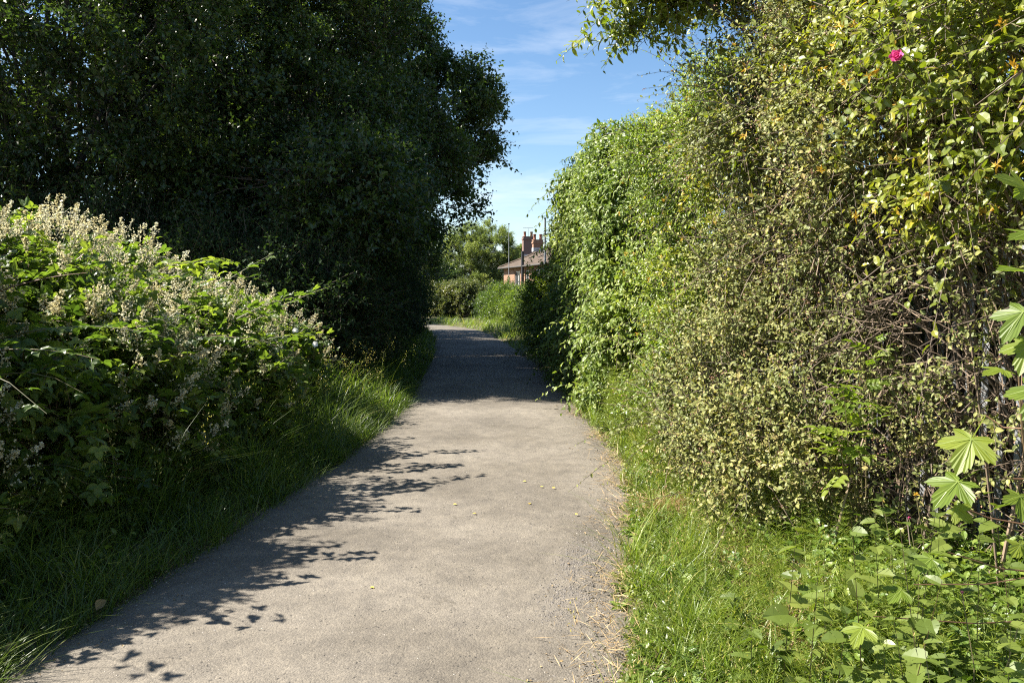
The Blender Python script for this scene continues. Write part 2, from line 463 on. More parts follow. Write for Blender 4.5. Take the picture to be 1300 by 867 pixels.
def asphalt():
    m, n, l, out = nt('worn_asphalt')
    geo = n.new('ShaderNodeNewGeometry'); pos = geo.outputs['Position']

    def noise(sc, det=4, rough=.55):
        t = n.new('ShaderNodeTexNoise'); t.inputs['Scale'].default_value = sc; t.inputs['Detail'].default_value = det
        t.inputs['Roughness'].default_value = rough
        l.new(pos, t.inputs['Vector']); return t.outputs['Fac']

    def mix(a, b, f, mode='MIX'):
        x = n.new('ShaderNodeMix'); x.data_type = 'RGBA'; x.blend_type = mode
        if isinstance(f, float): x.inputs[0].default_value = f
        else: l.new(f, x.inputs[0])
        for s, k in ((a, 6), (b, 7)):
            if isinstance(s, tuple): x.inputs[k].default_value = (*s, 1)
            else: l.new(s, x.inputs[k])
        return x.outputs[2]

    def maprange(src, a, b, c=0., d=1.):
        r = n.new('ShaderNodeMapRange'); r.clamp = True
        l.new(src, r.inputs[0])
        for k, v in zip((1, 2, 3, 4), (a, b, c, d)): r.inputs[k].default_value = v
        return r.outputs[0]

    big = ramp(n, l, noise(.9, 5), [(.3, (.138, .122, .100)), (.55, (.182, .161, .132)), (.75, (.215, .192, .158))])
    mid = ramp(n, l, noise(9, 6, .65), [(.3, (.78, .78, .79)), (.7, (1.12, 1.11, 1.09))])
    col = mix(big, mid, 1.0, 'MULTIPLY')
    dirt = ramp(n, l, noise(.55, 6, .6), [(.42, (1, 1, 1)), (.62, (.74, .73, .71))])
    col = mix(col, dirt, 1.0, 'MULTIPLY')
    vo = n.new('ShaderNodeTexVoronoi'); vo.inputs['Scale'].default_value = 105
    l.new(pos, vo.inputs['Vector'])
    spk = ramp(n, l, vo.outputs['Color'], [(0, (.66, .66, .67)), (.5, (.98, .98, .98)), (1, (1.35, 1.33, 1.28))])
    col = mix(col, spk, .7, 'MULTIPLY')
    # pits where grit has come out
    pv = n.new('ShaderNodeTexVoronoi'); pv.inputs['Scale'].default_value = 38; pv.inputs['Randomness'].default_value = 1
    l.new(pos, pv.inputs['Vector'])
    pit = maprange(pv.outputs['Distance'], .16, .30, 1, 0)
    gate = maprange(noise(11, 4, .7), .53, .60)
    pm = n.new('ShaderNodeMath'); pm.operation = 'MULTIPLY'; l.new(pit, pm.inputs[0]); l.new(gate, pm.inputs[1])
    col = mix(col, (.075, .067, .058), pm.outputs[0])
    # moss and dirt
    moss = maprange(noise(1.7, 7, .7), .60, .70)
    gate2 = maprange(noise(35, 4), .42, .58)
    mm = n.new('ShaderNodeMath'); mm.operation = 'MULTIPLY'; l.new(moss, mm.inputs[0]); l.new(gate2, mm.inputs[1])
    col = mix(col, (.085, .073, .055), mm.outputs[0])
    p = n.new('ShaderNodeBsdfPrincipled'); p.inputs['Roughness'].default_value = .88
    p.inputs['Specular IOR Level'].default_value = .3
    l.new(col, p.inputs['Base Color'])
    # relief: chippings, pits, gentle waves
    h = n.new('ShaderNodeMath'); h.operation = 'MULTIPLY_ADD'
    l.new(vo.outputs['Distance'], h.inputs[0]); h.inputs[1].default_value = -.35
    l.new(noise(130, 3, .6), h.inputs[2])
    h2 = n.new('ShaderNodeMath'); h2.operation = 'SUBTRACT'; l.new(h.outputs[0], h2.inputs[0])
    pk = n.new('ShaderNodeMath'); pk.operation = 'MULTIPLY'; pk.inputs[1].default_value = .8; l.new(pm.outputs[0], pk.inputs[0])
    l.new(pk.outputs[0], h2.inputs[1])
    b = n.new('ShaderNodeBump'); b.inputs['Strength'].default_value = .55; b.inputs['Distance'].default_value = .010
    l.new(h2.outputs[0], b.inputs['Height'])
    b2 = n.new('ShaderNodeBump'); b2.inputs['Strength'].default_value = .4; b2.inputs['Distance'].default_value = .05
    l.new(noise(4, 4), b2.inputs['Height']); l.new(b.outputs[0], b2.inputs['Normal'])
    l.new(b2.outputs[0], p.inputs['Normal'])
    l.new(p.outputs[0], out.inputs[0])
    return m


def soil():
    m, n, l, out = nt('earth_and_litter')
    geo = n.new('ShaderNodeNewGeometry')
    a = n.new('ShaderNodeTexNoise'); a.inputs['Scale'].default_value = 1.3; a.inputs['Detail'].default_value = 8
    b = n.new('ShaderNodeTexNoise'); b.inputs['Scale'].default_value = 40; b.inputs['Detail'].default_value = 5
    l.new(geo.outputs['Position'], a.inputs['Vector']); l.new(geo.outputs['Position'], b.inputs['Vector'])
    c1 = ramp(n, l, a.outputs['Fac'], [(.35, (.06, .075, .025)), (.55, (.11, .095, .05)), (.7, (.17, .13, .075))])
    c2 = ramp(n, l, b.outputs['Fac'], [(.3, (.6, .6, .6)), (.7, (1.3, 1.25, 1.15))])
    x = n.new('ShaderNodeMix'); x.data_type = 'RGBA'; x.blend_type = 'MULTIPLY'; x.inputs[0].default_value = 1
    l.new(c1, x.inputs[6]); l.new(c2, x.inputs[7])
    p = n.new('ShaderNodeBsdfPrincipled'); p.inputs['Roughness'].default_value = .95
    l.new(x.outputs[2], p.inputs['Base Color'])
    bm = n.new('ShaderNodeBump'); bm.inputs['Strength'].default_value = 1; bm.inputs['Distance'].default_value = .03
    l.new(b.outputs['Fac'], bm.inputs['Height']); l.new(bm.outputs[0], p.inputs['Normal'])
    l.new(p.outputs[0], out.inputs[0]); return m


M_asphalt, M_soil = asphalt(), soil()

# ------------------------------------------------------------------ path and ground
LY = np.array([-12, 0, 3.3, 4.9, 6.8, 8.5, 10.8, 14.8, 20.5, 27, 33, 37, 40, 43, 46.])
LX = np.array([-2.5, -2.35, -2.17, -1.95, -1.72, -1.6, -1.52, -1.72, -2.05, -2.7, -3.5, -4.9, -7.2, -11, -18.])
RY = np.array([-12, 0, 3.3, 4.9, 7.0, 9, 11.5, 16.3, 23.4, 30, 35, 38.5, 42, 45, 48.5])
RX = np.array([0, .1, .43, .74, 1.02, 1.0, .85, .65, .05, -.75, -1.7, -3.2, -6, -10.5, -18.])


def smooth_edge(ys, xs):
    yy = np.linspace(-12, 46, 800)
    xx = np.interp(yy, ys, xs)
    k = np.hanning(41); k /= k.sum()
    xp = np.pad(xx, 20, mode='reflect', reflect_type='odd')
    return yy, np.convolve(xp, k, 'valid')


_ly, _lx = smooth_edge(LY, LX)
_ry, _rx = smooth_edge(RY, RX)
lx = lambda y: np.interp(y, _ly, _lx)
rx = lambda y: np.interp(y, _ry, _rx)


def wob(y, s, amp=1.0):
    return amp * (.022 * np.sin(y * 5.1 + s) + .016 * np.sin(y * 13.7 + 2 * s) + .012 * np.sin(y * 31 + s * 3) + .03 * np.sin(y * 1.7 + s))


def ground_z(x, y):
    off = np.maximum(lx(y) + wob(y, .4) - x, x - rx(y) - wob(y, 2.2, 1.3))
    far = np.maximum(y - 46, 0)
    off = np.where(y > 46, np.maximum(off, far), off)
    bump = .025 * np.sin(x * 3.1 + y * 1.3) + .02 * np.sin(x * 7.3 - y * 5.9) + .03 * np.sin(y * .7 + x * .9)
    bank = np.clip((off - .1) / 2.5, 0, 1)
    return -.05 + np.clip((off + .07) / .14, 0, 1) * .06 + bank * (.12 + bump)


def build_ground():
    xs = np.concatenate([-np.geomspace(8, 1500, 26)[::-1], np.arange(-7.8, 7.81, .07), np.geomspace(8, 1500, 26)])
    ys = np.concatenate([-np.geomspace(10, 400, 14)[::-1], np.arange(-9.8, 50, .1), np.geomspace(50.2, 3000, 36)])
    X, Y = np.meshgrid(xs, ys)
    Zz = ground_z(X, Y)
    Zz = np.where((np.abs(X) > 60) | (Y > 120), .08, Zz)
    v = np.stack([X, Y, Zz], -1).reshape(-1, 3)
    nx = len(xs); i = np.arange(len(v)).reshape(len(ys), nx)
    f = np.stack([i[:-1, :-1], i[:-1, 1:], i[1:, 1:], i[1:, :-1]], -1).reshape(-1, 4)
    a = Acc(); a.add(v, f)
    tag(a.build('ground', M_soil, smooth=True), kind='structure')
    # the path: one sheet with a slight camber and crumbled edges
    ys = np.concatenate([np.arange(-12, 14, .04), np.arange(14, 46, .12)])
    k = 15
    t = np.linspace(0, 1, k)
    L = lx(ys) + wob(ys, .4); R = rx(ys) + wob(ys, 2.2, 1.3)
    X = L[:, None] + (R - L)[:, None] * t
    Yy = np.repeat(ys[:, None], k, 1)
    Zz = .012 + .02 * (1 - (2 * t - 1) ** 2)[None] + .004 * np.sin(X * 4 + Yy * 2.3)
    Zz[:, 0] -= .03; Zz[:, -1] -= .03
    v = np.stack([X, Yy, Zz], -1).reshape(-1, 3)
    i = np.arange(len(v)).reshape(len(ys), k)
    f = np.stack([i[:-1, :-1], i[:-1, 1:], i[1:, 1:], i[1:, :-1]], -1).reshape(-1, 4)
    a = Acc(); a.add(v, f)
    tag(a.build('path', M_asphalt, smooth=True), kind='structure')
    # a low wooded ridge far away
    rng = np.random.default_rng(5)
    xs = np.linspace(-700, 900, 90)
    hz = 26 + 8 * np.sin(xs * .006 + 1) + 4 * np.sin(xs * .021) + rng.uniform(0, 2.5, 90)
    a = Acc()
    rows = []
    for y, s in ((700, 0), (800, .45), (900, .8), (1050, 1), (1300, .7), (1600, 0)):
        rows.append(np.stack([xs, np.full(90, y) + rng.uniform(-9, 9, 90), hz * s - .5], -1))
    v = np.concatenate(rows); i = np.arange(len(v)).reshape(len(rows), 90)
    a.add(v, np.stack([i[:-1, :-1], i[:-1, 1:], i[1:, 1:], i[1:, :-1]], -1).reshape(-1, 4))
    tag(a.build('hills', plain_mat('distant_woodland', [(.3, (.05, .075, .06)), (.7, (.09, .12, .09))], .95, .05), smooth=True), kind='structure')


build_ground()


# ------------------------------------------------------------------ grass and small ground plants (uncountable)
def blades(acc, rng, P, H, W, lean=.35, bend=.5, K=4, aim=None, mat=0):
    n = len(P)
    az = rng.uniform(0, 6.283, n)
    d = np.stack([np.cos(az), np.sin(az), np.zeros(n)], 1)
    if aim is not None: d = norm(d + np.asarray(aim) * rng.uniform(0, 1.5, n)[:, None]); d[:, 2] = 0
    side = np.stack([-d[:, 1], d[:, 0], np.zeros(n)], 1)
    ln = (H * lean * rng.uniform(.2, 1.5, n)); bd = H * bend * rng.uniform(.1, 1.6, n)
    t = np.linspace(0, 1, K + 1)
    c = P[:, None] + Z * (H[:, None] * (t - .25 * t ** 3 * (bd / H)[:, None]))[..., None] + d[:, None] * (ln[:, None] * t + bd[:, None] * t ** 2.2)[..., None]
    w = (W[:, None] * np.array([.7, 1, .85, .55, .0][:K + 1] if K == 4 else (1 - t) ** .6))
    tw = norm(side[:, None] + d[:, None] * rng.normal(0, .5, (n, 1, 1)))
    Lf = c - tw * w[..., None] / 2; Rt = c + tw * w[..., None] / 2
    v = np.concatenate([np.stack([Lf[:, :K], Rt[:, :K]], 2).reshape(n, 2 * K, 3), c[:, K:K + 1]], 1)
    b = (np.arange(n) * (2 * K + 1))[:, None]
    q = np.concatenate([np.stack([b + 2 * k, b + 2 * k + 1, b + 2 * k + 3, b + 2 * k + 2], -1) for k in range(K - 1)], 1).reshape(-1, 4)
    tr = np.stack([b + 2 * K - 2, b + 2 * K - 1, b + 2 * K], -1).reshape(-1, 3)
    r = np.repeat(np.clip(rng.normal(.45, .22, n), 0, 1), 2 * K + 1)
    acc.add(v.reshape(-1, 3), q, r, mat)
    # tips share those vertices
    acc.f.append(tr + (acc.n - len(v.reshape(-1, 3)))); acc.m.append(np.full(len(tr), mat, np.int32))
    return c[:, K]


def scatter_side(rng, n, side, y0, y1, o0, o1, pw=1.0, dens=None):
    """points at an offset o0..o1 beyond the path edge; more of them close by"""
    y = y0 + (y1 - y0) * rng.uniform(0, 1, n) ** pw
    o = rng.uniform(o0, o1, n)
    x = lx(y) - o if side < 0 else rx(y) + o
    if dens is not None:
        k = dens(x, y, o) > rng.uniform(0, 1, n)
        x, y, o = x[k], y[k], o[k]
    return np.stack([x, y, ground_z(x, y) - .01], 1), o


def bare(x, y):
    """0 in the worn, dry spots of the sunny verge"""
    r = np.ones_like(x)
    for cx, cy, q in ((1.45, 4.75, .3), (1.5, 4.1, .22), (1.2, 5.6, .2), (1.25, 3.4, .22)):
        r = r * (1 - .93 * np.exp(-((x - cx) ** 2 + ((y - cy) * .8) ** 2) / q ** 2))
    return r


def tuft(x, y, s=0.0):
    return .5 + .25 * np.sin(x * 6.3 + s + 1.7 * np.sin(y * 2.1)) + .25 * np.sin(y * 5.2 + s + 1.3 * np.sin(x * 3.3))


rng = np.random.default_rng(11)
g = Acc()
for (n, y0, y1, o0, o1, h0, h1, w0, pw) in ((30000, 1.2, 9, -.04, 1.5, .16, .52, .0055, 1.1), (16000, 9, 20, -.05, 1.5, .18, .5, .009, 1.0), (9000, 20, 42, -.1, 1.6, .2, .5, .018, 1.0),
                                           (9000, 1.5, 14, -.14, .14, .06, .24, .004, 1.1)):
    P, o = scatter_side(rng, n, -1, y0, y1, o0, o1, pw, lambda x, y, o: .25 + .9 * tuft(x, y))
    H = (h0 + (h1 - h0) * np.clip(o / .6, 0.05, 1)) * rng.uniform(.5, 1.35, len(P)) * (.6 + .7 * tuft(P[:, 0], P[:, 1], 1.0))
    blades(g, rng, P, H, w0 * rng.uniform(.6, 1.5, len(P)), .3, .75)
P, o = scatter_side(rng, 7000, -1, 1.5, 13, -.10, .16, 1.2, lambda x, y, o: .1 + tuft(x * .6, y * 1.7, 5.0) ** 2)
blades(g, rng, P, rng.uniform(.1, .3, len(P)), .0045 * rng.uniform(.6, 1.4, len(P)), .45, .8, aim=(.5, -.1, 0))
# flowering stalks that stand over the grass
P, o = scatter_side(rng, 260, -1, 2.5, 16, .2, 1.1)
tips = blades(g, rng, P, rng.uniform(.6, 1.0, len(P)), np.full(len(P), .003), .2, .3)
for k in range(14):
    q = tips + rng.normal(0, .02, tips.shape) - Z * (.012 * k)
    put(g, RLANCE, q, norm(rng.normal(0, .5, q.shape) + Z), rdir(rng, len(q)), rng.uniform(.012, .022, len(q)), np.full(len(q), .98))
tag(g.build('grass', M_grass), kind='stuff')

g = Acc()
for (n, y0, y1, o0, o1, h0, h1, w0) in ((15000, 1.6, 8, -.05, .75, .05, .22, .0045), (4500, 1.6, 8, .5, 1.9, .1, .3, .004), (6000, 8, 16, -.04, 1.0, .06, .2, .007), (6000, 16, 42, -.1, 1.5, .15, .4, .016)):
    P, o = scatter_side(rng, n, 1, y0, y1, o0, o1, 1.0, lambda x, y, o: np.clip(tuft(x, y, 2.0) * 1.5 - .25, 0, 1) * bare(x, y))
    H = (h0 + (h1 - h0) * np.clip(o / .4, 0, 1)) * rng.uniform(.5, 1.4, len(P))
    blades(g, rng, P, H, w0 * rng.uniform(.6, 1.4, len(P)), .35, .7)
C_, o = scatter_side(rng, 150, 1, 2.0, 11, .0, 1.2)
P = np.repeat(C_, 38, 0) + rng.normal(0, .035, (150 * 38, 3)) * np.array([1, 1, 0])
blades(g, rng, P, np.repeat(rng.uniform(.14, .42, 150), 38) * rng.uniform(.6, 1.1, len(P)), .0048 * rng.uniform(.6, 1.4, len(P)), .45, .8)
P, o = scatter_side(rng, 150, 1, 2.2, 9, .02, .9)
tips = blades(g, rng, P, rng.uniform(.3, .62, len(P)), np.full(len(P), .0028), .35, .3)
for k in range(10):
    q = tips + rng.normal(0, .012, tips.shape) - Z * (.01 * k)
    put(g, RLANCE, q, norm(rng.normal(0, .4, q.shape) + Z), rdir(rng, len(q)), rng.uniform(.01, .018, len(q)), np.full(len(q), .99))
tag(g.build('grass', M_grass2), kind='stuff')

# dry cut grass lying along the sunny edge
g = Acc()
n = 9500
y = 2.2 + 10 * rng.uniform(0, 1, n) ** 1.2
cent = np.array([(2.6, .15), (3.5, .05), (4.3, .02), (4.9, .72), (5.1, .6), (4.6, .85), (5.6, .0), (6.6, -.02), (7.4, .02), (8.6, .0), (10.4, .02), (3.1, .25), (3.0, .8), (5.4, .5), (4.75, .72), (4.6, .68), (4.8, .78), (4.1, .9), (4.15, .85), (5.6, .28), (3.4, .75), (3.45, .7)])
ci = rng.integers(0, len(cent), n)
y = cent[ci, 0] + rng.normal(0, .25, n); o = cent[ci, 1] + rng.normal(0, .12, n)
x = rx(y) + o
P = np.stack([x, y, np.maximum(ground_z(x, y), np.where(o < 0, .025, -.05)) + .006], 1)
D = rdir(rng, n); D[:, 2] = np.abs(D[:, 2]) * .25; D = norm(D)
put(g, T_rhomb(.035, .0, .02), P, D, norm(Z + rng.normal(0, .3, (n, 3))), rng.uniform(.04, .13, n), rng.uniform(0, 1, n))
g2 = g

n = 5200
ci = rng.integers(0, 4, n)
pc = np.array([(1.45, 4.75, .2), (1.5, 4.1, .14), (1.2, 5.6, .13), (1.25, 3.4, .15)])[ci]
x = pc[:, 0] + rng.normal(0, 1, n) * pc[:, 2]; y = pc[:, 1] + rng.normal(0, 1.25, n) * pc[:, 2]
D = rdir(rng, n); D[:, 2] = np.abs(D[:, 2]) * .35; D = norm(D)
put(g2, T_rhomb(.04, .0, .05), np.stack([x, y, ground_z(x, y) + rng.uniform(.005, .09, n)], 1), D, norm(Z + rng.normal(0, .4, (n, 3))), rng.uniform(.05, .16, n), rng.uniform(0, 1, n))
tag(g2.build('dry_grass', M_straw), kind='stuff')

# grit on the path
g = Acc()
ico = np.array([[0, 0, 1], [.9, 0, .1], [0, .9, .1], [-.9, 0, .1], [0, -.9, .1]], float)
icf = np.array([[0, 1, 2], [0, 2, 3], [0, 3, 4], [0, 4, 1]])
n = 15000
y = 1.5 + 11 * rng.uniform(0, 1, n) ** 1.5
t = rng.uniform(0, 1, n); t = np.where(rng.uniform(0, 1, n) < .3, 1 - .16 * rng.uniform(0, 1, n) ** 1.5, t)
extra = np.array([(4.75, .62), (4.0, .60), (3.85, .55), (4.5, .66)])
k = rng.integers(0, 4, 3200)
y = np.concatenate([y, extra[k, 0] + rng.normal(0, .16, 3200)])
x = np.concatenate([lx(y[:n]) + t * (rx(y[:n]) - lx(y[:n])), rx(y[n:]) - .28 + rng.normal(0, .075, 3200)])
w_ = np.clip((x - lx(y)) / (rx(y) - lx(y)), 0, 1)
zp = .012 + .02 * (1 - (2 * w_ - 1) ** 2) + .004 * np.sin(x * 4 + y * 2.3)
N_ = len(x)
az = rng.uniform(0, 6.28, N_)
put(g, (ico * np.array([1, 1, .7]), icf), np.stack([x, y, zp - .001], 1), np.stack([np.cos(az), np.sin(az), 0 * az], 1), np.tile(Z, (N_, 1)),
    .0022 + np.where(np.arange(N_) < n, .004, .0075) * rng.uniform(0, 1, N_) ** np.where(np.arange(N_) < n, 4, 2.2), np.where(np.arange(N_) < n, rng.uniform(.1, 1, N_), rng.uniform(0, .22, N_)), 0, rng.uniform(.7, 1.3, N_))
tag(g.build('gravel', M_stone), kind='stuff')

# small dead leaves, husks and crumbs that gather along both edges
g = Acc()
n = 5200
side = rng.uniform(0, 1, n) < .55
y = 1.8 + 13 * rng.uniform(0, 1, n) ** 1.5
o = np.abs(rng.normal(0, .17, n)) - .06
x = np.where(side, rx(y) - o, lx(y) + o)
w_ = np.clip((x - lx(y)) / (rx(y) - lx(y)), 0, 1)
P = np.stack([x, y, np.maximum(.016 + .02 * (1 - (2 * w_ - 1) ** 2) + .004 * np.sin(x * 4 + y * 2.3), ground_z(x, y) + .008)], 1)
D = rdir(rng, n); D[:, 2] *= .25
put(g, T_rhomb(.6, .25, -.15), P, norm(D), norm(Z + rng.normal(0, .35, (n, 3))), rng.uniform(.006, .026, n) * rng.uniform(.4, 1, n), rng.uniform(0, 1, n))
tag(g.build('leaf_litter', M_bleaf), kind='stuff')

# horsetails: fine stems with whorls of needles
g = Acc()


def horsetails(acc, P, H):
    n = len(P)
    d = norm(Z + rng.normal(0, .12, (n, 3)))
    tt = np.linspace(0, 1, 3)
    tubes(acc, P[:, None] + d[:, None] * (H[:, None] * tt)[..., None], np.repeat(np.array([[.0016, .0013, .0006]]), n, 0), 3, rng.uniform(.2, .9, n))
    W, Nn = 10, 7
    for w in range(W):
        t = .22 + .74 * w / (W - 1)
        c = P + d * (H * t)[:, None]
        ln = H * .21 * (1.05 - .75 * t) * rng.uniform(.8, 1.2, n)
        for q in range(Nn):
            a = q * 2 * np.pi / Nn + rng.uniform(0, 1, n)
            dd = norm(np.stack([np.cos(a), np.sin(a), np.full(n, .75)], 1) + rng.normal(0, .12, (n, 3)))
            put(acc, T_rhomb(.026, 0, .12), c, dd, norm(Z + rng.normal(0, .3, (n, 3))), ln, rng.uniform(0, 1, n))


n = 5200
y = 2.6 + 11.0 * rng.uniform(0, 1, n) ** 1.0
o = rng.uniform(.15, 1.5, n)
mid = np.where(y > 6.0, .42, .95)
k = np.exp(-((o - mid) / .42) ** 2) * np.clip(tuft(rx(y) + o, y, 4) * .9 + .3, 0, 1) * bare(rx(y) + o, y) > rng.uniform(0, 1, n)
y, o = y[k], o[k]
x = rx(y) + o
horsetails(g, np.stack([x, y, ground_z(x, y)], 1), rng.uniform(.2, .46, len(x)) * np.where(y > 6.0, 1.6, 1))
tag(g.build('horsetails', M_horse), kind='stuff')

# low leafy weeds along the sunny verge
lf = Acc()
P, o = scatter_side(rng, 2600, 1, 1.8, 9, .05, 1.0, 1.0, lambda x, y, o: np.clip(tuft(x, y, .6) * 1.4 - .25, 0, 1) * bare(x, y))
shoots(lf, lf, rng, P, norm(Z + rng.normal(0, .45, (len(P), 3))), rng.uniform(.08, .26, len(P)), 7, LANCE, .05, .2, (40, 75), .1, 1, .4, .0018)
P, o = scatter_side(rng, 1500, 1, 2.0, 7.5, .02, 1.6, 1.0, lambda x, y, o: np.clip(tuft(x, y, 3.0) * 1.5 - .4, 0, 1))
shoots(lf, lf, rng, P, norm(Z + rng.normal(0, .5, (len(P), 3))), rng.uniform(.06, .2, len(P)), 6, OVATE, .042, .2, (50, 80), .1, 1.5, .3, .0018)
P, o = scatter_side(rng, 1200, 1, 8, 15, .0, .8)
shoots(lf, lf, rng, P, norm(Z + rng.normal(0, .5, (len(P), 3))), rng.uniform(.1, .35, len(P)), 7, OVATE, .06, .2, (50, 80), .1, 1.2, .3, .002)
tag(lf.build('weeds', M_weed), kind='stuff')
lf = Acc()
P, o = scatter_side(rng, 420, 1, 2.0, 8, .1, 1.5, 1.0, lambda x, y, o: np.clip(tuft(x, y, 5.0) * 1.8 - .6, 0, 1) * bare(x, y))
shoots(lf, lf, rng, P, norm(Z + rng.normal(0, .3, (len(P), 3))), rng.uniform(.15, .42, len(P)), 9, PINN, .10, .15, (45, 75), .1, 1.1, .4, .0022)
P, o = scatter_side(rng, 900, 1, 2.0, 4.6, .8, 2.3, 1.0)
shoots(lf, lf, rng, P, norm(Z + rng.normal(0, .3, (len(P), 3))), rng.uniform(.12, .42, len(P)), 8, OVATE, .075, .15, (50, 80), .1, 1.3, .35, .0022)
P, o = scatter_side(rng, 260, 1, 1.8, 7, -.02, .5, 1.0)
shoots(lf, lf, rng, P, norm(Z + rng.normal(0, .2, (len(P), 3))), np.full(len(P), .03), 7, T_ovate(.5), .09, .1, (60, 88), .0, 1.6, .25, .002)
tag(lf.build('weeds', M_mug), kind='stuff')
# low weeds in the shade on the bramble side
lf = Acc()
P, o = scatter_side(rng, 900, -1, 1.5, 20, .15, 1.6)
shoots(lf, lf, rng, P, norm(Z + rng.normal(0, .4, (len(P), 3))), rng.uniform(.15, .5, len(P)), 7, OVATE, .07, .2, (50, 80), .2, 1.2, .3, .002)
tag(lf.build('weeds', M_bramble), kind='stuff')


# ------------------------------------------------------------------ brambles on the shady bank
def panicles(fl, st, rng, P, D, L, n, size=.016):
    """loose cream flower sprays"""
    M = len(P)
    L = np.broadcast_to(np.asarray(L, float), (M,))
    D = norm(D)
    t = rng.uniform(.05, 1, (M, n)) ** .8
    spread = (.55 * L[:, None] * (1.05 - t))
    off = rdir(rng, M * n).reshape(M, n, 3) * (spread * rng.uniform(.2, 1, (M, n)))[..., None]
    Q = P[:, None] + D[:, None] * (L[:, None] * t)[..., None] + off
    r = np.clip(rng.uniform(0, .5, (M, 1)) + rng.uniform(0, .6, (M, n)), 0, 1)
    q = Q.reshape(-1, 3)
    for _ in range(2):
        put(fl, T_rhomb(.8, .2, -.1), q, rdir(rng, len(q)), rdir(rng, len(q)), size * rng.uniform(.6, 1.3, len(q)), r.ravel())
    # little stalks
    base = P[:, None] + D[:, None] * (L[:, None] * t * .75)[..., None]
    s = slice(0, n, 3)
    C = np.stack([base[:, s], (base[:, s] + Q[:, s]) / 2, Q[:, s]], 2).reshape(-1, 3, 3)
    tubes(st, C, np.full(C.shape[:2], .0011), 3, rng.uniform(0, .4, len(C)))
    C = P[:, None] + D[:, None] * (L[:, None] * np.linspace(0, 1, 3))[..., None]
    tubes(st, C, np.full(C.shape[:2], .0018), 3, rng.uniform(0, .4, M))


def bramble(label, blobs, n_sh, n_fl, seed, canes=(), arching=10, leaf=.15):
    rng = np.random.default_rng(seed)
    c0 = np.array(blobs[0][0])
    t = thing('bramble_bush', label, 'bramble', (c0[0], c0[1], 0), 'brambles along the shady bank')
    lf, st, fl = Acc(), Acc(), Acc()
    P, D = shell(rng, blobs, n_sh, .45, .08)
    D = norm(D * .6 + rng.normal(0, .45, D.shape) + Z * .35)
    shoots(lf, st, rng, P, D, rng.uniform(.2, .5, len(P)), 6, TRI, leaf, .35, (45, 80), .15, 1.1, .35, .0028)
    # longer arching canes that leave the outline
    P2, D2 = shell(rng, blobs, arching * 2, .8, .5)
    P2, D2 = P2[:arching], D2[:arching]
    D2 = norm(D2 * .8 + rng.normal(0, .3, D2.shape) + Z * .45)
    ends = [shoots(lf, st, rng, P2, D2, rng.uniform(.5, 1.1, len(P2)), 9, TRI, leaf * .9, .5, (50, 80), .1, 1.2, .3, .004, 'two')]
    for (a, b, sag) in canes:
        a, b = np.array(a), np.array(b)
        L = np.linalg.norm(b - a)
        d = (b - a) / L + Z * sag
        shoots(lf, st, rng, a[None], d[None], np.array([L]), 22, TRI, leaf * 1.05, sag, (50, 78), .1, 1.3, .28, .006, 'two', k=9)
    # old cane tangle inside
    P3, D3 = shell(rng, blobs, n_sh // 6, .2, .1)
    d3 = norm(D3 + rng.normal(0, .8, D3.shape) + Z * .5)
    tt = np.linspace(0, 1, 6)
    C = P3[:, None] + d3[:, None] * (rng.uniform(.4, .9, len(P3))[:, None] * (tt - .6))[..., None] - Z * (.5 * tt ** 2)[None, :, None]
    tubes(st, C, np.repeat((.004 * (1 - .5 * tt))[None], len(P3), 0), 3, rng.uniform(.3, 1, len(P3)))
    if n_fl:
        Pf, Df = shell(rng, blobs, n_fl * 2, .9, .35)
        w = np.clip(Df[:, 2] * .8 + .55, .08, 1) > rng.uniform(0, 1, len(Pf))
        Pf, Df = Pf[w][:n_fl], Df[w][:n_fl]
        panicles(fl, st, rng, Pf + Df * .1 + Z * .05, Df * .6 + Z * .7 + rng.normal(0, .25, Df.shape), rng.uniform(.1, .26, len(Pf)), 44)
        tag(fl.build('blossom', M_blossom, t), kind='stuff')
    lf.build('foliage', M_bramble, t)
    st.build('canes', M_stem, t)
    return t


bramble('pale flowering bramble at the mouth of the bank, tallest and thickest with cream sprays',
        [((-3.85, 4.55, .95), (.9, 1.0, 1.2)), ((-3.3, 4.0, .5), (.6, .8, .6)), ((-4.5, 4.9, 1.2), (.9, .9, 1.4)), ((-3.1, 4.9, .65), (.55, .7, .7))],
        1500, 980, 21, [((-3.4, 4.9, 1.5), (-2.6, 5.0, 1.75), .2), ((-3.2, 4.3, 1.2), (-2.2, 4.35, 1.25), .3), ((-3.1, 4.7, 1.3), (-2.0, 4.75, 1.35), .3)], 26)
bramble('bramble with long leafy canes reaching towards the path, cream sprays below them',
        [((-3.7, 6.1, .95), (.9, .95, 1.1)), ((-2.9, 5.9, .65), (.6, .75, .75)), ((-4.6, 6.4, 1.1), (1, 1, 1.3))],
        1400, 520, 22, [(at(190, 420, 6.3), at(352, 318, 6.9), .06), (at(300, 405, 7), at(385, 372, 7.3), .15), (at(180, 345, 6.2), at(300, 330, 6.6), .15), ((-2.9, 5.8, 1.1), (-1.75, 5.75, 1.3), .3), ((-2.9, 6.4, 1.2), (-1.7, 6.5, 1.1), .35)], 24)
bramble('lower bramble beyond the long canes, with a leafy cane pointing over the path',
        [((-3.2, 7.8, .75), (.8, .95, .9)), ((-2.6, 7.5, .5), (.5, .75, .6)), ((-4.2, 8, 1.05), (1, 1, 1.15))],
        1300, 260, 23, [(at(300, 420, 7.6), at(425, 360, 8.0), .12), ((-2.7, 7.3, 1.0), (-1.5, 7.2, 1.25), .3)], 20)
bramble('small dim bramble at the foot of the dark trees, with a few pale sprays',
        [((-3.0, 9.6, .55), (.65, .9, .65)), ((-3.6, 9.8, .8), (.9, 1, .85))], 1000, 110, 24, [], 8)
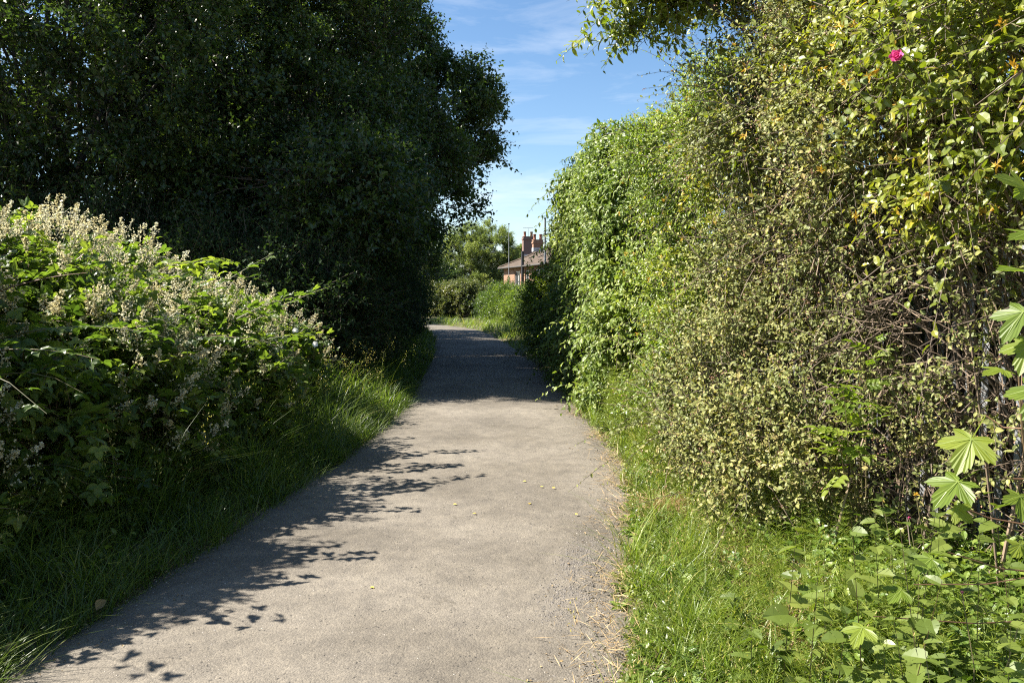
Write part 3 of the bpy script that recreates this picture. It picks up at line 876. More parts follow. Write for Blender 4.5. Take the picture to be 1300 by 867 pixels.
bramble('bramble at the very edge of view beside the camera, behind tall verge grass',
        [((-4.6, 2.7, .7), (.8, .95, .8)), ((-5.4, 3.3, .9), (.9, 1, 1))], 1000, 140, 25, [], 8)

for k, (x, y, n, h, lab) in enumerate(((-3.3, 4.5, 11, 2.05, 'tall cream flowering stems rising highest out of the bramble beside the camera'),
                                        (-3.1, 5.3, 6, 1.75, 'cream flowering stems standing in the sunlit bramble top, middle clump'),
                                        (-3.0, 6.4, 5, 1.55, 'shorter cream flowering stems on the slope of the bramble towards the path'))):
    rng = np.random.default_rng(300 + k)
    t = thing('meadowsweet', lab, 'wildflower', (x, y, 0), 'cream flowering stems in the brambles')
    lf, st, fl = Acc(), Acc(), Acc()
    b = np.stack([x + rng.normal(-.15, .3, n), y + rng.normal(0, .35, n), np.full(n, .1)], 1)
    d = norm(Z + rng.normal(0, .1, (n, 3)) + np.array([.05, 0, 0])); hh = h * rng.uniform(.78, 1.08, n)
    e = shoots(lf, st, rng, b, d, hh, 16, PINN, .16, .04, (50, 75), .1, 1, .3, .004)
    for q in range(4):
        dd = norm(d + rng.normal(0, .45, (n, 3)) * (q > 0))
        panicles(fl, st, rng, e - d * rng.uniform(0, .3, (n, 1)), dd, rng.uniform(.12, .26, n), 46, .016)
    tag(fl.build('blossom', M_blossom, t), kind='stuff'); lf.build('foliage', M_bramble, t); st.build('stems', M_stem, t)

# willowherb spires behind the brambles
rng = np.random.default_rng(31)
t = thing('willowherb', 'clump of dull green willowherb spires standing behind the flowering bramble', 'weed', (-4.2, 6.9, 0))
lf, st = Acc(), Acc()
base = np.stack([rng.uniform(-4.9, -3.9, 26), rng.uniform(6.6, 7.6, 26), np.full(26, .1)], 1)
shoots(lf, st, rng, base, norm(Z + rng.normal(0, .07, (26, 3))), rng.uniform(1.6, 2.15, 26), 42, LANCE, .12, .03, (45, 65), .05, .8, .3, .005)
lf.build('foliage', M_under, t); st.build('stem', M_stem, t)

# white bindweed flowers
for (px, py, yy, lab) in ((400, 437, 8.2, 'white bindweed flower low on the bramble edge near the path'), (375, 420, 8.0, 'white bindweed flower tucked into leaves a little above the other one')):
    p = at(px, py, yy)
    t = thing('bindweed_flower', lab, 'flower', p, 'bindweed flowers')
    a = Acc()
    d = norm(np.array([.3, -.8, .3])); u = norm(np.cross(d, Z)); w = np.cross(u, d)
    ang = np.arange(20) * 2 * np.pi / 20
    rings = [p + d * dz + r * (1 + (.08 * np.cos(5 * ang))[:, None]) * (np.cos(ang)[:, None] * u + np.sin(ang)[:, None] * w) for dz, r in ((-.035, .003), (-.015, .009), (.0, .018), (.006, .03))]
    v = np.concatenate(rings); i = np.arange(80).reshape(4, 20)
    a.add(v, np.stack([i[:-1], np.roll(i[:-1], -1, 1), np.roll(i[1:], -1, 1), i[1:]], -1).reshape(-1, 4), .6)
    a.build('petals', M_white, t, True)
    s = Acc()
    C = np.stack([p - d * .045, p - d * .1 - Z * .03, p - d * .14 - Z * .12])[None]
    tubes(s, C, np.full((1, 3), .0018), 5); s.build('stalk', M_stem, t)


# ------------------------------------------------------------------ trees and shrubs
def bez(A, B, C, k):
    t = np.linspace(0, 1, k)[None, :, None]
    return (1 - t) ** 2 * A[:, None] + 2 * t * (1 - t) * B[:, None] + t ** 2 * C[:, None]


def tree(name, label, cat, base, h_fork, r_trunk, blobs, n_cl, per, leaf, T, mat, seed, group=None, n_leaf=10, sl=(.35, .75), lean=(0, 0), limbs=28, inner=.5, droop=.08, stems=1, sunny=None, ldroop=.08, zmin=.4, twig_r=.003, dense=1.35, sprays=0):
    rng = np.random.default_rng(seed)
    base = np.array(base, float)
    n_cl, per, leaf = int(n_cl * dense), int(per * 1.35), leaf * 1.2
    t = thing(name, label, cat, (base[0], base[1], base[2]), group)
    tr, cr, tw = Acc(), Acc(), Acc()
    P, D = shell(rng, blobs, n_cl, inner, zmin)
    top = np.mean([b[0] for b in blobs], 0)
    # trunks
    fork = []
    for s in range(stems):
        off = np.array([rng.normal(0, .25), rng.normal(0, .25), 0]) * (stems > 1)
        f = base + off * 2 + np.array([lean[0], lean[1], h_fork * rng.uniform(.9, 1.15)])
        k = 9
        tt = np.linspace(0, 1, k)
        C = base + off + (f - base - off) * tt[:, None] + np.stack([.08 * np.sin(tt * 5 + s), .06 * np.sin(tt * 4 + 1 + s), 0 * tt], 1) * h_fork * .15
        r = r_trunk * (1.25 - .55 * tt); r[0] *= 1.3
        C[0, 2] -= .15
        tubes(tr, C[None], r[None], 9)
        fork.append(C)
    # limbs
    idx = rng.choice(len(P), min(limbs, len(P)), replace=False)
    C2 = P[idx]
    A, rr = [], []
    for c in C2:
        F = fork[rng.integers(len(fork))]
        j = rng.integers(5, 9); A.append(F[j]); rr.append(r_trunk * rng.uniform(.3, .55))
    A = np.array(A); rr = np.array(rr)
    B = A + (C2 - A) * np.array([.35, .35, .65]) + rng.normal(0, .25, A.shape)
    Lm = bez(A, B, C2, 9)
    wig = np.sin(np.linspace(0, 9, 9)[None, :, None] + rng.uniform(0, 6, (len(A), 1, 3))) * rng.uniform(.04, .16, (len(A), 1, 1)) * np.sin(np.linspace(0, np.pi, 9))[None, :, None]
    Lm = Lm + wig
    tubes(tr, Lm, rr[:, None] * (1 - .86 * np.linspace(0, 1, 9))[None], 6)
    # side branches: from limb points to the other clumps nearby
    pts = Lm[:, 3:].reshape(-1, 3)
    rest = P
    dist = ((rest[:, None, ::1] - pts[None, ::2]) ** 2).sum(-1)
    A2 = pts[::2][dist.argmin(1)]
    B2 = (A2 + rest) / 2 + Z * .12 + rng.normal(0, .1, rest.shape)
    Br = bez(A2, B2, rest, 5) + rng.normal(0, .05, (len(rest), 5, 3)) * np.array([0, 1, 1, 1, 0])[None, :, None]
    tubes(tw, Br, np.repeat((r_trunk * .07 * (1 - .75 * np.linspace(0, 1, 5)))[None], len(rest), 0), 4, rng.uniform(0, .6, len(rest)))
    # leaf clumps
    cl = rng.uniform(0, 1, len(P))
    S = np.repeat(P, per, 0) + rng.normal(0, .17, (len(P) * per, 3))
    Dd = norm(np.repeat(D, per, 0) * .8 + rng.normal(0, .5, (len(P) * per, 3)) + Z * .3)
    k = S[:, 2] > .15
    S, Dd, cc = S[k], Dd[k], np.repeat(cl, per)[k]
    shoots(cr, tw, rng, S, Dd, rng.uniform(sl[0], sl[1], len(S)), n_leaf, T, leaf, droop, (40, 80), ldroop, 1.0, .45, twig_r, k=3, clump=cc, sunny=sunny)
    if sprays:
        A3 = np.stack([rng.uniform(1.5, 2.2, sprays), rng.uniform(6.3, 7.0, sprays), rng.uniform(4.1, 4.7, sprays)], 1)
        B3 = np.stack([rng.uniform(.45, 1.35, sprays), rng.uniform(6.2, 6.9, sprays), rng.uniform(3.6, 4.3, sprays)], 1)
        L3 = np.linalg.norm(B3 - A3, axis=1); D3 = norm(B3 - A3)
        shoots(cr, tw, rng, A3, D3, L3, 26, T, leaf, .1, (40, 75), .0, 1.0, .4, .004, k=5, sunny=sunny)
        for q in range(5):
            f = rng.uniform(.3, .95, sprays)[:, None]
            shoots(cr, tw, rng, A3 + (B3 - A3) * f, norm(D3 + rng.normal(0, .6, D3.shape)), rng.uniform(.15, .4, sprays), 11, T, leaf, .05, (40, 75), .0, 1.0, .4, .0025, k=3, sunny=sunny)
    tr.build('trunk', M_bark, t, True)
    tw.build('twigs', M_twig, t)
    cr.build('crown', mat, t)
    return t


GT = 'dark broadleaf trees beyond the brambles'
tree('broadleaf_tree', 'tall dark tree with several thick limbs showing through its leaves, above the flowering bramble', 'tree', (-8.2, 14.6, 0), 2.6, .17,
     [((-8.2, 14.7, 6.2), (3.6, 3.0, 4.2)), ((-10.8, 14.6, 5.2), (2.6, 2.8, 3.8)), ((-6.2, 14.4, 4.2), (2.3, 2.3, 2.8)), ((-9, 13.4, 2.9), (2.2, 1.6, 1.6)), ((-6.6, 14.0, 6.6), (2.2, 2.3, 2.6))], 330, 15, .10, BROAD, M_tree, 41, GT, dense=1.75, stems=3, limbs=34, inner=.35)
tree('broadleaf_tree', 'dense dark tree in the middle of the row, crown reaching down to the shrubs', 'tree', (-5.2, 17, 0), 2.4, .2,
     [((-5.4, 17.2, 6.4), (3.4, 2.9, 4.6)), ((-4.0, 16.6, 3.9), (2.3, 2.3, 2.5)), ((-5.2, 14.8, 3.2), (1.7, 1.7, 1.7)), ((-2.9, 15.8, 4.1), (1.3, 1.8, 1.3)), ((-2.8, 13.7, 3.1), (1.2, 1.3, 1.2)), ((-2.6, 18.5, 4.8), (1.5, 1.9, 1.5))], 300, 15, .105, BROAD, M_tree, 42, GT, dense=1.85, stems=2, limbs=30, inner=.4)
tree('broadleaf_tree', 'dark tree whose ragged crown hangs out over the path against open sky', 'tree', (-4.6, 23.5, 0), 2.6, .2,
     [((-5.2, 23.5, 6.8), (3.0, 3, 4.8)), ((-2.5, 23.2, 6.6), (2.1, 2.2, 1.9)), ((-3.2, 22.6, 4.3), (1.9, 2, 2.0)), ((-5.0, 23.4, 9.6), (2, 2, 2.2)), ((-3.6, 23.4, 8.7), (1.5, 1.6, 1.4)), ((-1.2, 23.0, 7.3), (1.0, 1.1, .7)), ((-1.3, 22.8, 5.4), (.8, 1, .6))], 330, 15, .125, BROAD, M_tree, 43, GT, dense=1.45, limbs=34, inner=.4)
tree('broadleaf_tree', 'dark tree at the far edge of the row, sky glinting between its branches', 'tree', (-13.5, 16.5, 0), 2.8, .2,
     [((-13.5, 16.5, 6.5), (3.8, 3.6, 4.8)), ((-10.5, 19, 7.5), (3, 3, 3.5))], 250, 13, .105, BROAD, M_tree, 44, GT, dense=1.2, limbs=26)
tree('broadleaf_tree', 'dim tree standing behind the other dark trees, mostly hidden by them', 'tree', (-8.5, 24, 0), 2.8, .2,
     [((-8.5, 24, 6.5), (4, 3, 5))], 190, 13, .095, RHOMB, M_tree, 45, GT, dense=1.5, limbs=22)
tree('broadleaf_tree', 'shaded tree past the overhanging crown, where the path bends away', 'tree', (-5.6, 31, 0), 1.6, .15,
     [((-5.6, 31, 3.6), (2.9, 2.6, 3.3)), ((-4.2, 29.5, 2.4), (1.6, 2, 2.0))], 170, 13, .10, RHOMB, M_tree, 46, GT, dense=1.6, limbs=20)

tree('broadleaf_tree', 'unseen tree past the shaded row, added to shade the far bend', 'tree', (-10, 42, 0), 1.8, .18,
     [((-10, 42, 4.2), (3.2, 3.4, 3.6))], 150, 12, .10, RHOMB, M_tree, 47, GT, limbs=16)  # out of view, added so that its shadow falls on the far bend

GS = 'shaded shrubs under the dark trees'
for k, (x, y, bl, lab) in enumerate((
        (-3.3, 12.6, [((-3.2, 12.6, 1.25), (1.15, 1.3, 1.4)), ((-4.6, 12.9, 1.4), (1.3, 1.2, 1.4))], 'black green shrub nearest the brambles under the dark trees'),
        (-6.4, 13.0, [((-6.4, 13.0, 1.5), (1.5, 1.3, 1.6)), ((-8.2, 13.2, 1.5), (1.5, 1.3, 1.6))], 'wide shaded shrub directly behind the flowering brambles'),
        (-3.2, 14.8, [((-3.2, 14.8, 1.7), (1.2, 1.4, 2.0))], 'tall shaded shrub between the path and the middle dark tree'),
        (-3.4, 17.6, [((-3.4, 17.6, 1.6), (1.1, 1.5, 1.9))], 'shaded shrub beside the darkest stretch of the path'),
        (-3.6, 21.2, [((-3.6, 21.2, 1.3), (1.15, 1.9, 1.6))], 'low shaded shrub under the overhanging crown'),
        (-4.4, 26.2, [((-4.4, 26.2, 1.4), (1.3, 2.4, 1.7))], 'shaded shrub by the bend with a sunlit outer edge'),
        (-11, 12.6, [((-11, 12.6, 1.8), (1.8, 1.4, 2.1))], 'shaded shrub at the end of the bank below the tree with sky glints'))):
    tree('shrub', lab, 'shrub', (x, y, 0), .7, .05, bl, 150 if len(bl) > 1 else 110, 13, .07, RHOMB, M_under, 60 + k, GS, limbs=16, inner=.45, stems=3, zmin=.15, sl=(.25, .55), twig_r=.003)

# ------------------------------------------------------------------ the overgrown palisade fence
t = thing('palisade_fence', 'weathered grey palisade fence of upright pales, swallowed by climbers', 'fence', (2.75, 6, 0))
fy0, fy1 = 1.0, 17.0


def fence_x(y): return np.interp(y, [0, 11, 14, 17.5], [2.85, 2.6, 2.35, 1.9])


for yb in np.arange(fy0, fy1, 2.75):
    a = Acc()
    a.box((fence_x(yb) + .07, yb, 1.15), (.06, .1, 2.3), rnd=.4); a.build('post', M_metal, t)
    y2 = min(yb + 2.75, fy1)
    for h in (.35, 1.85):
        a = Acc()
        xm, ym = (fence_x(yb) + fence_x(y2)) / 2, (yb + y2) / 2
        ang = math.atan2(y2 - yb, fence_x(y2) - fence_x(yb)) - math.pi / 2
        a.box((xm + .03, ym, h), (.04, y2 - yb - .02, .05), rot=ang)
        a.build('rail', M_metal, t)
    a = Acc()
    for q in np.arange(yb + .06, y2 - .02, .155):
        xx = fence_x(q) - .012
        w, h = .07, 2.25
        v = np.array([[0, -w / 2, .08], [-.018, 0, .08], [0, w / 2, .08], [0, -w / 2, h], [-.018, 0, h], [0, w / 2, h], [-.008, 0, h + .13]]) + np.array([xx, q, 0])
        v = np.concatenate([v, v + np.array([.004, 0, 0])])
        fs = [[0, 3, 4, 1], [1, 4, 5, 2]]
        a.add(v, fs + [[7 + 0, 7 + 1, 7 + 4, 7 + 3], [7 + 1, 7 + 2, 7 + 5, 7 + 4], [0, 7, 10, 3], [2, 5, 12, 9]])
        a.f.append(np.array([[3, 6, 4], [4, 6, 5], [10, 11, 13], [11, 12, 13]]) + a.n - 14); a.m.append(np.zeros(4, np.int32))
    a.build('pales', M_metal, t)


# ------------------------------------------------------------------ hedge shrubs along the fence
def hedge(name, label, cat, blobs, n_sh, T, leaf, mat, seed, L=(.15, .4), n_leaf=8, droop=.25, ldroop=.2, up=.8, ang=(40, 75), out=.6, twigs=60, arching=20, flowers=None, buds=0, front=(-1, -.5, .3), sunny=(-.95, -.35, .1), jit=.42, r0=.0025, inner=.5, arr='alt', tangle=0, group='climbers and shrubs over the palisade fence', archL=(.4, .9), upb=.15, bumps=5):
    rng = np.random.default_rng(seed)
    c0 = np.array(blobs[0][0])
    blobs = list(blobs)
    for b in list(blobs):
        for _ in range(bumps):
            u = norm(np.array([-1, -.35, .25]) + rng.normal(0, .75, 3)); q = np.array(b[0]) + u * np.array(b[1]) * .88
            blobs.append((tuple(q), tuple(np.array([.36, .36, .3]) * rng.uniform(.6, 1.25))))
    t = thing(name, label, cat, (c0[0] + .3, c0[1], 0), group)
    lf, st = Acc(), Acc()
    P, D = shell(rng, blobs, int(n_sh * 1.4), inner, .06, front)
    hole = np.sin(P[:, 1] * 4.6 + seed + 1.6 * np.sin(P[:, 2] * 3.1)) + np.sin(P[:, 2] * 5.4 + 2 * seed + 1.5 * np.sin(P[:, 1] * 3.3)) + .7 * np.sin(P[:, 1] * 10 + P[:, 2] * 8)
    keep = hole + rng.normal(0, .3, len(P)) > -.4
    P, D = P[keep], D[keep]
    Dd = norm(D * out + rng.normal(0, .5, D.shape) + Z * upb)
    cl = np.clip(.5 + .35 * np.sin(P[:, 1] * 2.3 + seed) * np.sin(P[:, 2] * 2.9) + rng.normal(0, .2, len(P)), 0, 1)
    e1 = shoots(lf, st, rng, P, Dd, rng.uniform(L[0], L[1], len(P)), n_leaf, T, leaf, droop, ang, ldroop, up, jit, r0, arr, k=3, clump=cl, sunny=sunny)
    P2, D2 = shell(rng, blobs, arching * 3, .85, .3, front)
    k = rng.permutation(len(P2))[:arching]
    P2, D2 = P2[k], D2[k]
    e2 = shoots(lf, st, rng, P2, norm(D2 + rng.normal(0, .35, D2.shape) + Z * upb * 1.5), rng.uniform(archL[0], archL[1], len(P2)), int(n_leaf * 2), T, leaf, droop * 1.3, ang, ldroop, up, jit, r0 * 1.5, arr, k=5, sunny=sunny)
    # woody framework from the ground
    ft = np.array([c0[0] + .35, c0[1], 0.0])
    Pw, _ = shell(rng, blobs, twigs, .5, .3, front)
    Aw = np.stack([ft[0] + rng.normal(0, .25, len(Pw)), np.clip(Pw[:, 1] + rng.normal(0, .4, len(Pw)), c0[1] - 1.6, c0[1] + 1.6), np.full(len(Pw), -.03)], 1)
    Bw = Aw * .4 + Pw * .6 + np.array([.25, 0, .5]) + rng.normal(0, .2, Pw.shape)
    tubes(st, bez(Aw, Bw, Pw, 8), rng.uniform(.005, .014, len(Pw))[:, None] * (1 - .75 * np.linspace(0, 1, 8))[None], 5, rng.uniform(0, 1, len(Pw)))
    if tangle:
        Pt, Dt = shell(rng, blobs, tangle, .3, .1, front)
        d = norm(rng.normal(0, 1, Pt.shape) + np.array([0, .0, .5]))
        tt = np.linspace(-.5, .5, 6)
        C = Pt[:, None] + d[:, None] * (rng.uniform(.3, 1.1, len(Pt))[:, None] * tt)[..., None] + rng.normal(0, .05, (len(Pt), 1, 3)) * (np.sin(tt * 6))[None, :, None]
        tubes(st, C, np.full(C.shape[:2], .0028), 3, rng.uniform(.3, 1, len(Pt)))
    lf.build('foliage', mat, t)
    st.build('stems', M_twig, t)
    if buds:
        a = Acc()
        e = np.concatenate([e1, e2])
        e = e[rng.choice(len(e), min(len(e), buds), replace=False)]
        for _ in range(5):
            q = e + rng.normal(0, .012, e.shape)
            put(a, T_rhomb(.7, .3, -.1), q, norm(rng.normal(0, 1, q.shape) + Z), rdir(rng, len(q)), rng.uniform(.008, .015, len(q)), rng.uniform(0, 1, len(q)))
        tag(a.build('buds', M_bud, t), kind='stuff')
    if flowers:
        m, num, size, zz = flowers
        a = Acc()
        e = np.concatenate([e1, e2]); e = e[e[:, 2] > zz]
        e = e[rng.choice(len(e), min(len(e), num), replace=False)]
        for _ in range(9):
            put(a, T_rhomb(.35, .1, -.3), e + rng.normal(0, .006, e.shape), norm(rng.normal(0, 1, e.shape) + np.array([-.5, -.2, .2])), rdir(rng, len(e)), size * rng.uniform(.6, 1.2, len(e)), rng.uniform(0, 1, len(e)))
        tag(a.build('flowers', m, t), kind='stuff')
    return t


hedge('honeysuckle', 'broad leaved honeysuckle with yellow flowers cresting the fence beside the camera', 'climber',
      [((2.75, 3.9, 2.75), (.75, .9, .85)), ((2.65, 5.0, 3.1), (.65, .85, .75)), ((2.75, 2.8, 2.6), (.65, .7, .9)), ((2.55, 4.3, 2.3), (.42, .8, .5))],
      2300, OVATE, .068, M_honey, 71, (.15, .42), 8, .35, .25, .8, arching=50, flowers=(M_yellow, 170, .038, 1.9), twigs=50, tangle=200)
hedge('cotoneaster', 'large grey green small leaved shrub with pinkish buds spilling over the fence to the verge', 'shrub',
      [((2.35, 6.2, 1.5), (.62, 1.0, 1.45)), ((2.5, 6.4, 3.0), (.8, 1.1, 1.2)), ((1.95, 6.0, .7), (.55, .8, .75)), ((1.75, 5.3, .45), (.35, .5, .45)), ((2.45, 5.3, 2.5), (.5, .7, .75))],
      8000, OVATE, .043, M_cotone, 72, (.12, .36), 11, .2, .1, .7, arching=300, buds=2200, twigs=130, tangle=420, archL=(.35, .95), bumps=6)
hedge('honeysuckle', 'honeysuckle strands with yellow flowers threaded over the top of the grey green shrub', 'climber',
      [((2.05, 7.3, 3.1), (.4, .6, .5)), ((2.0, 6.2, 2.9), (.35, .7, .6)), ((1.85, 7.2, 1.6), (.3, .5, .8))], 420, OVATE, .055, M_honey, 79, (.15, .4), 8, .35, .25, .8, arching=30, flowers=(M_yellow, 60, .03, .8), twigs=12)
hedge('cotoneaster', 'thin tangled grey green shrub with bare woody stems, fence pales showing through', 'shrub',
      [((2.6, 4.4, 1.3), (.42, 1.0, 1.1)), ((2.5, 4.9, 1.75), (.42, .7, .65))],
      760, OVATE, .042, M_cotone, 73, (.12, .34), 11, .2, .1, .7, arching=60, buds=300, twigs=170, tangle=520, archL=(.3, .6))
hedge('privet', 'fresh yellow green feathery shrub between the grey green one and the drooping leaves', 'shrub',
      [((2.2, 8.6, 1.6), (.7, 1.1, 1.55)), ((2.35, 8.8, 2.95), (.85, 1.2, 1.0)), ((1.85, 8.0, .7), (.5, .9, .75)), ((2.2, 7.5, 2.7), (.5, .7, .8))],
      6000, T_ovate(.42), .058, M_mixed, 74, (.15, .4), 9, .2, .2, .8, arching=140, flowers=(M_yellow, 90, .03, 1.0), twigs=80, tangle=200)
hedge('dogwood', 'tall shrub with pale drooping leaves, sunlit above and shaded at its foot', 'shrub',
      [((1.95, 11.3, 1.7), (.75, 1.3, 1.6)), ((2.05, 11.6, 2.95), (.9, 1.4, 1.05)), ((1.6, 10.6, .8), (.5, .9, .85))],
      4000, OVATE, .098, M_dogwood, 75, (.2, .5), 8, .5, .55, .6, arching=120, twigs=60, archL=(.4, .8), inner=.6)
hedge('dogwood', 'drooping leaved shrub at the bend, crown leaning over the path before the house', 'shrub',
      [((1.75, 14.4, 1.9), (.85, 1.5, 1.8)), ((1.8, 14.6, 3.25), (.95, 1.5, 1.1)), ((2.1, 16.3, 2.4), (.7, 1.2, 1.5)), ((1.9, 15.9, 3.45), (.7, 1.0, .7)), ((1.6, 16.4, .9), (.6, 1.2, .9))],
      5200, OVATE, .105, M_dogwood, 76, (.2, .5), 8, .5, .55, .6, arching=140, twigs=60, archL=(.4, .8), inner=.6)

hedge('hazel_bush', 'shaded dark green bush hanging down to the path edge where the sun stops', 'shrub',
      [((1.35, 13.6, .75), (.5, 1.1, .85)), ((1.25, 15.2, .8), (.5, 1.2, .95)), ((1.6, 12.4, .6), (.5, .8, .7))], 1500, OVATE, .10, M_bramble, 77, (.2, .45), 8, .4, .4, .8, arching=40, twigs=30)
hedge('hazel_bush', 'dim bush at the foot of the hedge end, deepest in the shade', 'shrub',
      [((1.25, 17.4, .7), (.5, 1.3, .8)), ((1.85, 18.6, 1.3), (.6, 1.0, 1.3))], 1300, OVATE, .11, M_bramble, 78, (.2, .45), 8, .4, .4, .8, arching=30, twigs=30)
for k, (x, y, lab) in enumerate(((4.0, 4.6, 'dark thicket added behind the pales to block light in the tangled gap'), (4.1, 7.6, 'dark thicket added behind the fence to block light through the grey green shrub'), (3.9, 10.8, 'dark thicket added behind the fence to block light through the feathery shrub'), (3.9, 2.0, 'dark thicket added behind the fence to block light, closest to the camera'))):
    hedge('thicket', lab, 'shrub', [((x, y, 1.4), (.75, 1.7, 1.45)), ((x + .2, y, 2.6), (.7, 1.5, .9))], 1500, T_ovate(.6), .10, M_under, 170 + k, (.2, .5), 7, .3, .3, .8, arching=10, twigs=40, group='thickets added behind the fence to block light')  # foliage added as a dark backing that stops light through the hedge gaps

# rose growing through the far top of the hedge and pink roses
rng = np.random.default_rng(81)


def rose(p, label, s, seed):
    rng = np.random.default_rng(seed)
    t = thing('rose_flower', label, 'flower', p, 'pink roses in the hedge')
    a = Acc()
    d = norm(np.array([-.45, -.8, .25]))
    u = norm(np.cross(d, Z)); w = np.cross(u, d)
    n = 0
    for ring, (m, tilt, sc) in enumerate(((6, .95, 1.0), (5, .6, .85), (4, .3, .65))):
        ang = np.arange(m) * 2 * np.pi / m + ring * .5
        rd = np.cos(ang)[:, None] * u + np.sin(ang)[:, None] * w
        D = norm(rd * tilt + d * (1 - tilt * .7))
        put(a, T_ovate(.95, .12, -.18), np.repeat(p[None], m, 0), D, norm(d - rd * .3 + np.zeros((m, 3))), np.full(m, s * sc), rng.uniform(.2, 1, m))
    a.build('petals', M_pink, t, True)
    b = Acc()
    C = np.stack([p - d * .004, p - d * s * 1.2 - Z * s * .3, p - d * s * 2.2 - Z * s * 1.6 + np.array([.05, 0, 0])])[None]
    tubes(b, C, np.full((1, 3), max(.0022, s * .06)), 5)
    put(b, OVATE, np.repeat((p - d * s)[None], 5, 0), norm(rdir(rng, 5) - d * .3), np.tile(-d, (5, 1)) + rng.normal(0, .2, (5, 3)), np.full(5, s * .7), rng.uniform(0, 1, 5))
    b.build('stalk', M_stem, t)


rose(at(1138, 73, 3.6), 'large bright pink rose standing out near the top of the honeysuckle', .036, 1)
for k, (px, py, yy, lab) in enumerate(((752, 196, 13.2, 'pink rose at the lowest end of the line along the hedge crest'), (789, 180, 12.6, 'pink rose on the skyline of the hedge crest'),
                                       (768, 203, 12.9, 'small pink rose just under the skyline, beside the lowest one'), (862, 160, 9.3, 'pink rose half hidden in the yellow green shrub'))):
    rose(at(px, py, yy), lab, .055 if k != 3 else .035, 2 + k)

# bright compound-leaved briar against the dark gap
rng = np.random.default_rng(85)
t = thing('briar', 'fresh green briar sprig with divided leaves in front of the dark tangled gap', 'climber', tuple(at(1075, 500, 4.6) * np.array([1, 1, 0])))
lf, st = Acc(), Acc()
p0 = at(1090, 600, 4.7); p0[2] = 0
for q, (px, py) in enumerate(((1070, 470), (1095, 440), (1060, 520), (1110, 410), (1085, 505))):
    e = at(px, py, 4.15 + .05 * q); L = np.linalg.norm(e - p0); d = (e - p0) / L
    shoots(lf, st, rng, p0[None] + d[None] * L * .55, (d + Z * .1)[None], np.array([L * .5]), 8, PINN, .21, .2, (55, 85), .2, 1.0, .3, .004, 'two', k=6)
    tubes(st, np.stack([p0, p0 + d * L * .3 + np.array([.03, 0, 0]), p0 + d * L * .57])[None], np.array([[.006, .005, .004]]), 5)
lf.build('foliage', M_maple, t); st.build('stems', M_stem, t)
# leaning dead stem
t = thing('dead_stem', 'bare pale dead stem leaning out of the tangle over the horsetails', 'stem', tuple(at(1060, 680, 4.6) * np.array([1, 1, 0])))
a = Acc()
C = np.stack([at(1056, 700, 4.4), at(1075, 625, 4.4), at(1095, 560, 4.5), at(1115, 505, 4.6), at(1150, 440, 4.8)])[None]
C[0, 0, 2] = max(.0, C[0, 0, 2])
tubes(a, C, np.array([[.007, .007, .006, .005, .003]]), 6, np.array([1.0]))
tubes(a, np.stack([C[0, 3], C[0, 3] + np.array([.12, .0, .1]), C[0, 3] + np.array([.2, .0, .12])])[None], np.array([[.004, .003, .002]]), 5, np.array([1.0]))
a.build('stem', M_twig, t)

# a tree behind the fence with a branch that leans out over the hedge
tree('leaning_tree', 'green tree behind the fence with a branch arching over the hedge into the sky', 'tree', (4.2, 7.2, 0), 2.9, .11,
     [((3.0, 6.9, 4.7), (1.3, 1.2, .9)), ((2.1, 6.8, 4.5), (.75, .65, .4)), ((1.5, 6.7, 4.3), (.5, .45, .3)), ((1.1, 6.65, 4.15), (.3, .3, .16)), ((4.4, 7.2, 4.9), (1.5, 1.4, 1.2))], 230, 13, .075, T_ovate(.42), M_elder, 91, sprays=30, limbs=22, inner=.35, droop=.05, ldroop=.0, sl=(.16, .36), sunny=(-.9, -.3, 0), zmin=3.35)
tree('leaning_tree', 'yellowish tree crown rising behind the honeysuckle at the top corner', 'tree', (4.6, 4.3, 0), 2.8, .1,
     [((3.9, 4.3, 3.9), (1.2, 1.3, 1.0)), ((4.2, 3.0, 3.6), (1.1, 1.1, 1.0))], 170, 13, .075, OVATE, M_honey, 92, limbs=18, inner=.45, sl=(.25, .5), sunny=(-.3, 0, 0), zmin=2.2)
# arching spray with tassels reaching left into the sky
rng = np.random.default_rng(93)


# ------------------------------------------------------------------ big lobed saplings and nettles at the verge
def lobed(label, base, leaves, seed, size=.2):
    rng = np.random.default_rng(seed)
    base = np.array(base, float)
    t = thing('sycamore_sapling', label, 'sapling', base, 'lobed leaved saplings by the verge')
    st = Acc()
    top = np.max([q[0][2] for q in leaves])
    cx = np.mean([q[0] for q in leaves], 0)
    K = 8; tt = np.linspace(0, 1, K)
    tip = np.array([cx[0], cx[1], top]) + np.array([.22, .08, .0])
    S = base + (tip - base) * tt[:, None] + np.stack([.03 * np.sin(tt * 6), .03 * np.sin(tt * 5), 0 * tt], 1)
    tubes(st, S[None], (.008 * (1.1 - .7 * tt))[None], 6, np.array([.7]))
    for k, (p, s, d, nn) in enumerate(leaves):
        a = Acc()
        d = norm(np.array(d, float)); nn = norm(np.array(nn, float))
        put(a, MAPLE, p[None], d[None], nn[None], np.array([s]), np.array([rng.uniform(.2, .9)]))
        put(a, MVEIN, p[None], d[None], nn[None], np.array([s]), np.array([1.0]), 1)
        a.build('leaf', [M_maple, M_vein], t, False)
        foot = p - d * s * .5 - nn * s * .1
        j = np.argmin(np.abs(S[:, 2] - (foot[2] - .08)))
        tubes(st, np.stack([S[j], (S[j] + foot) / 2 - Z * .02, foot])[None], np.array([[.0035, .0025, .002]]), 4, np.array([.9]))
    st.build('stem', M_stem, t)


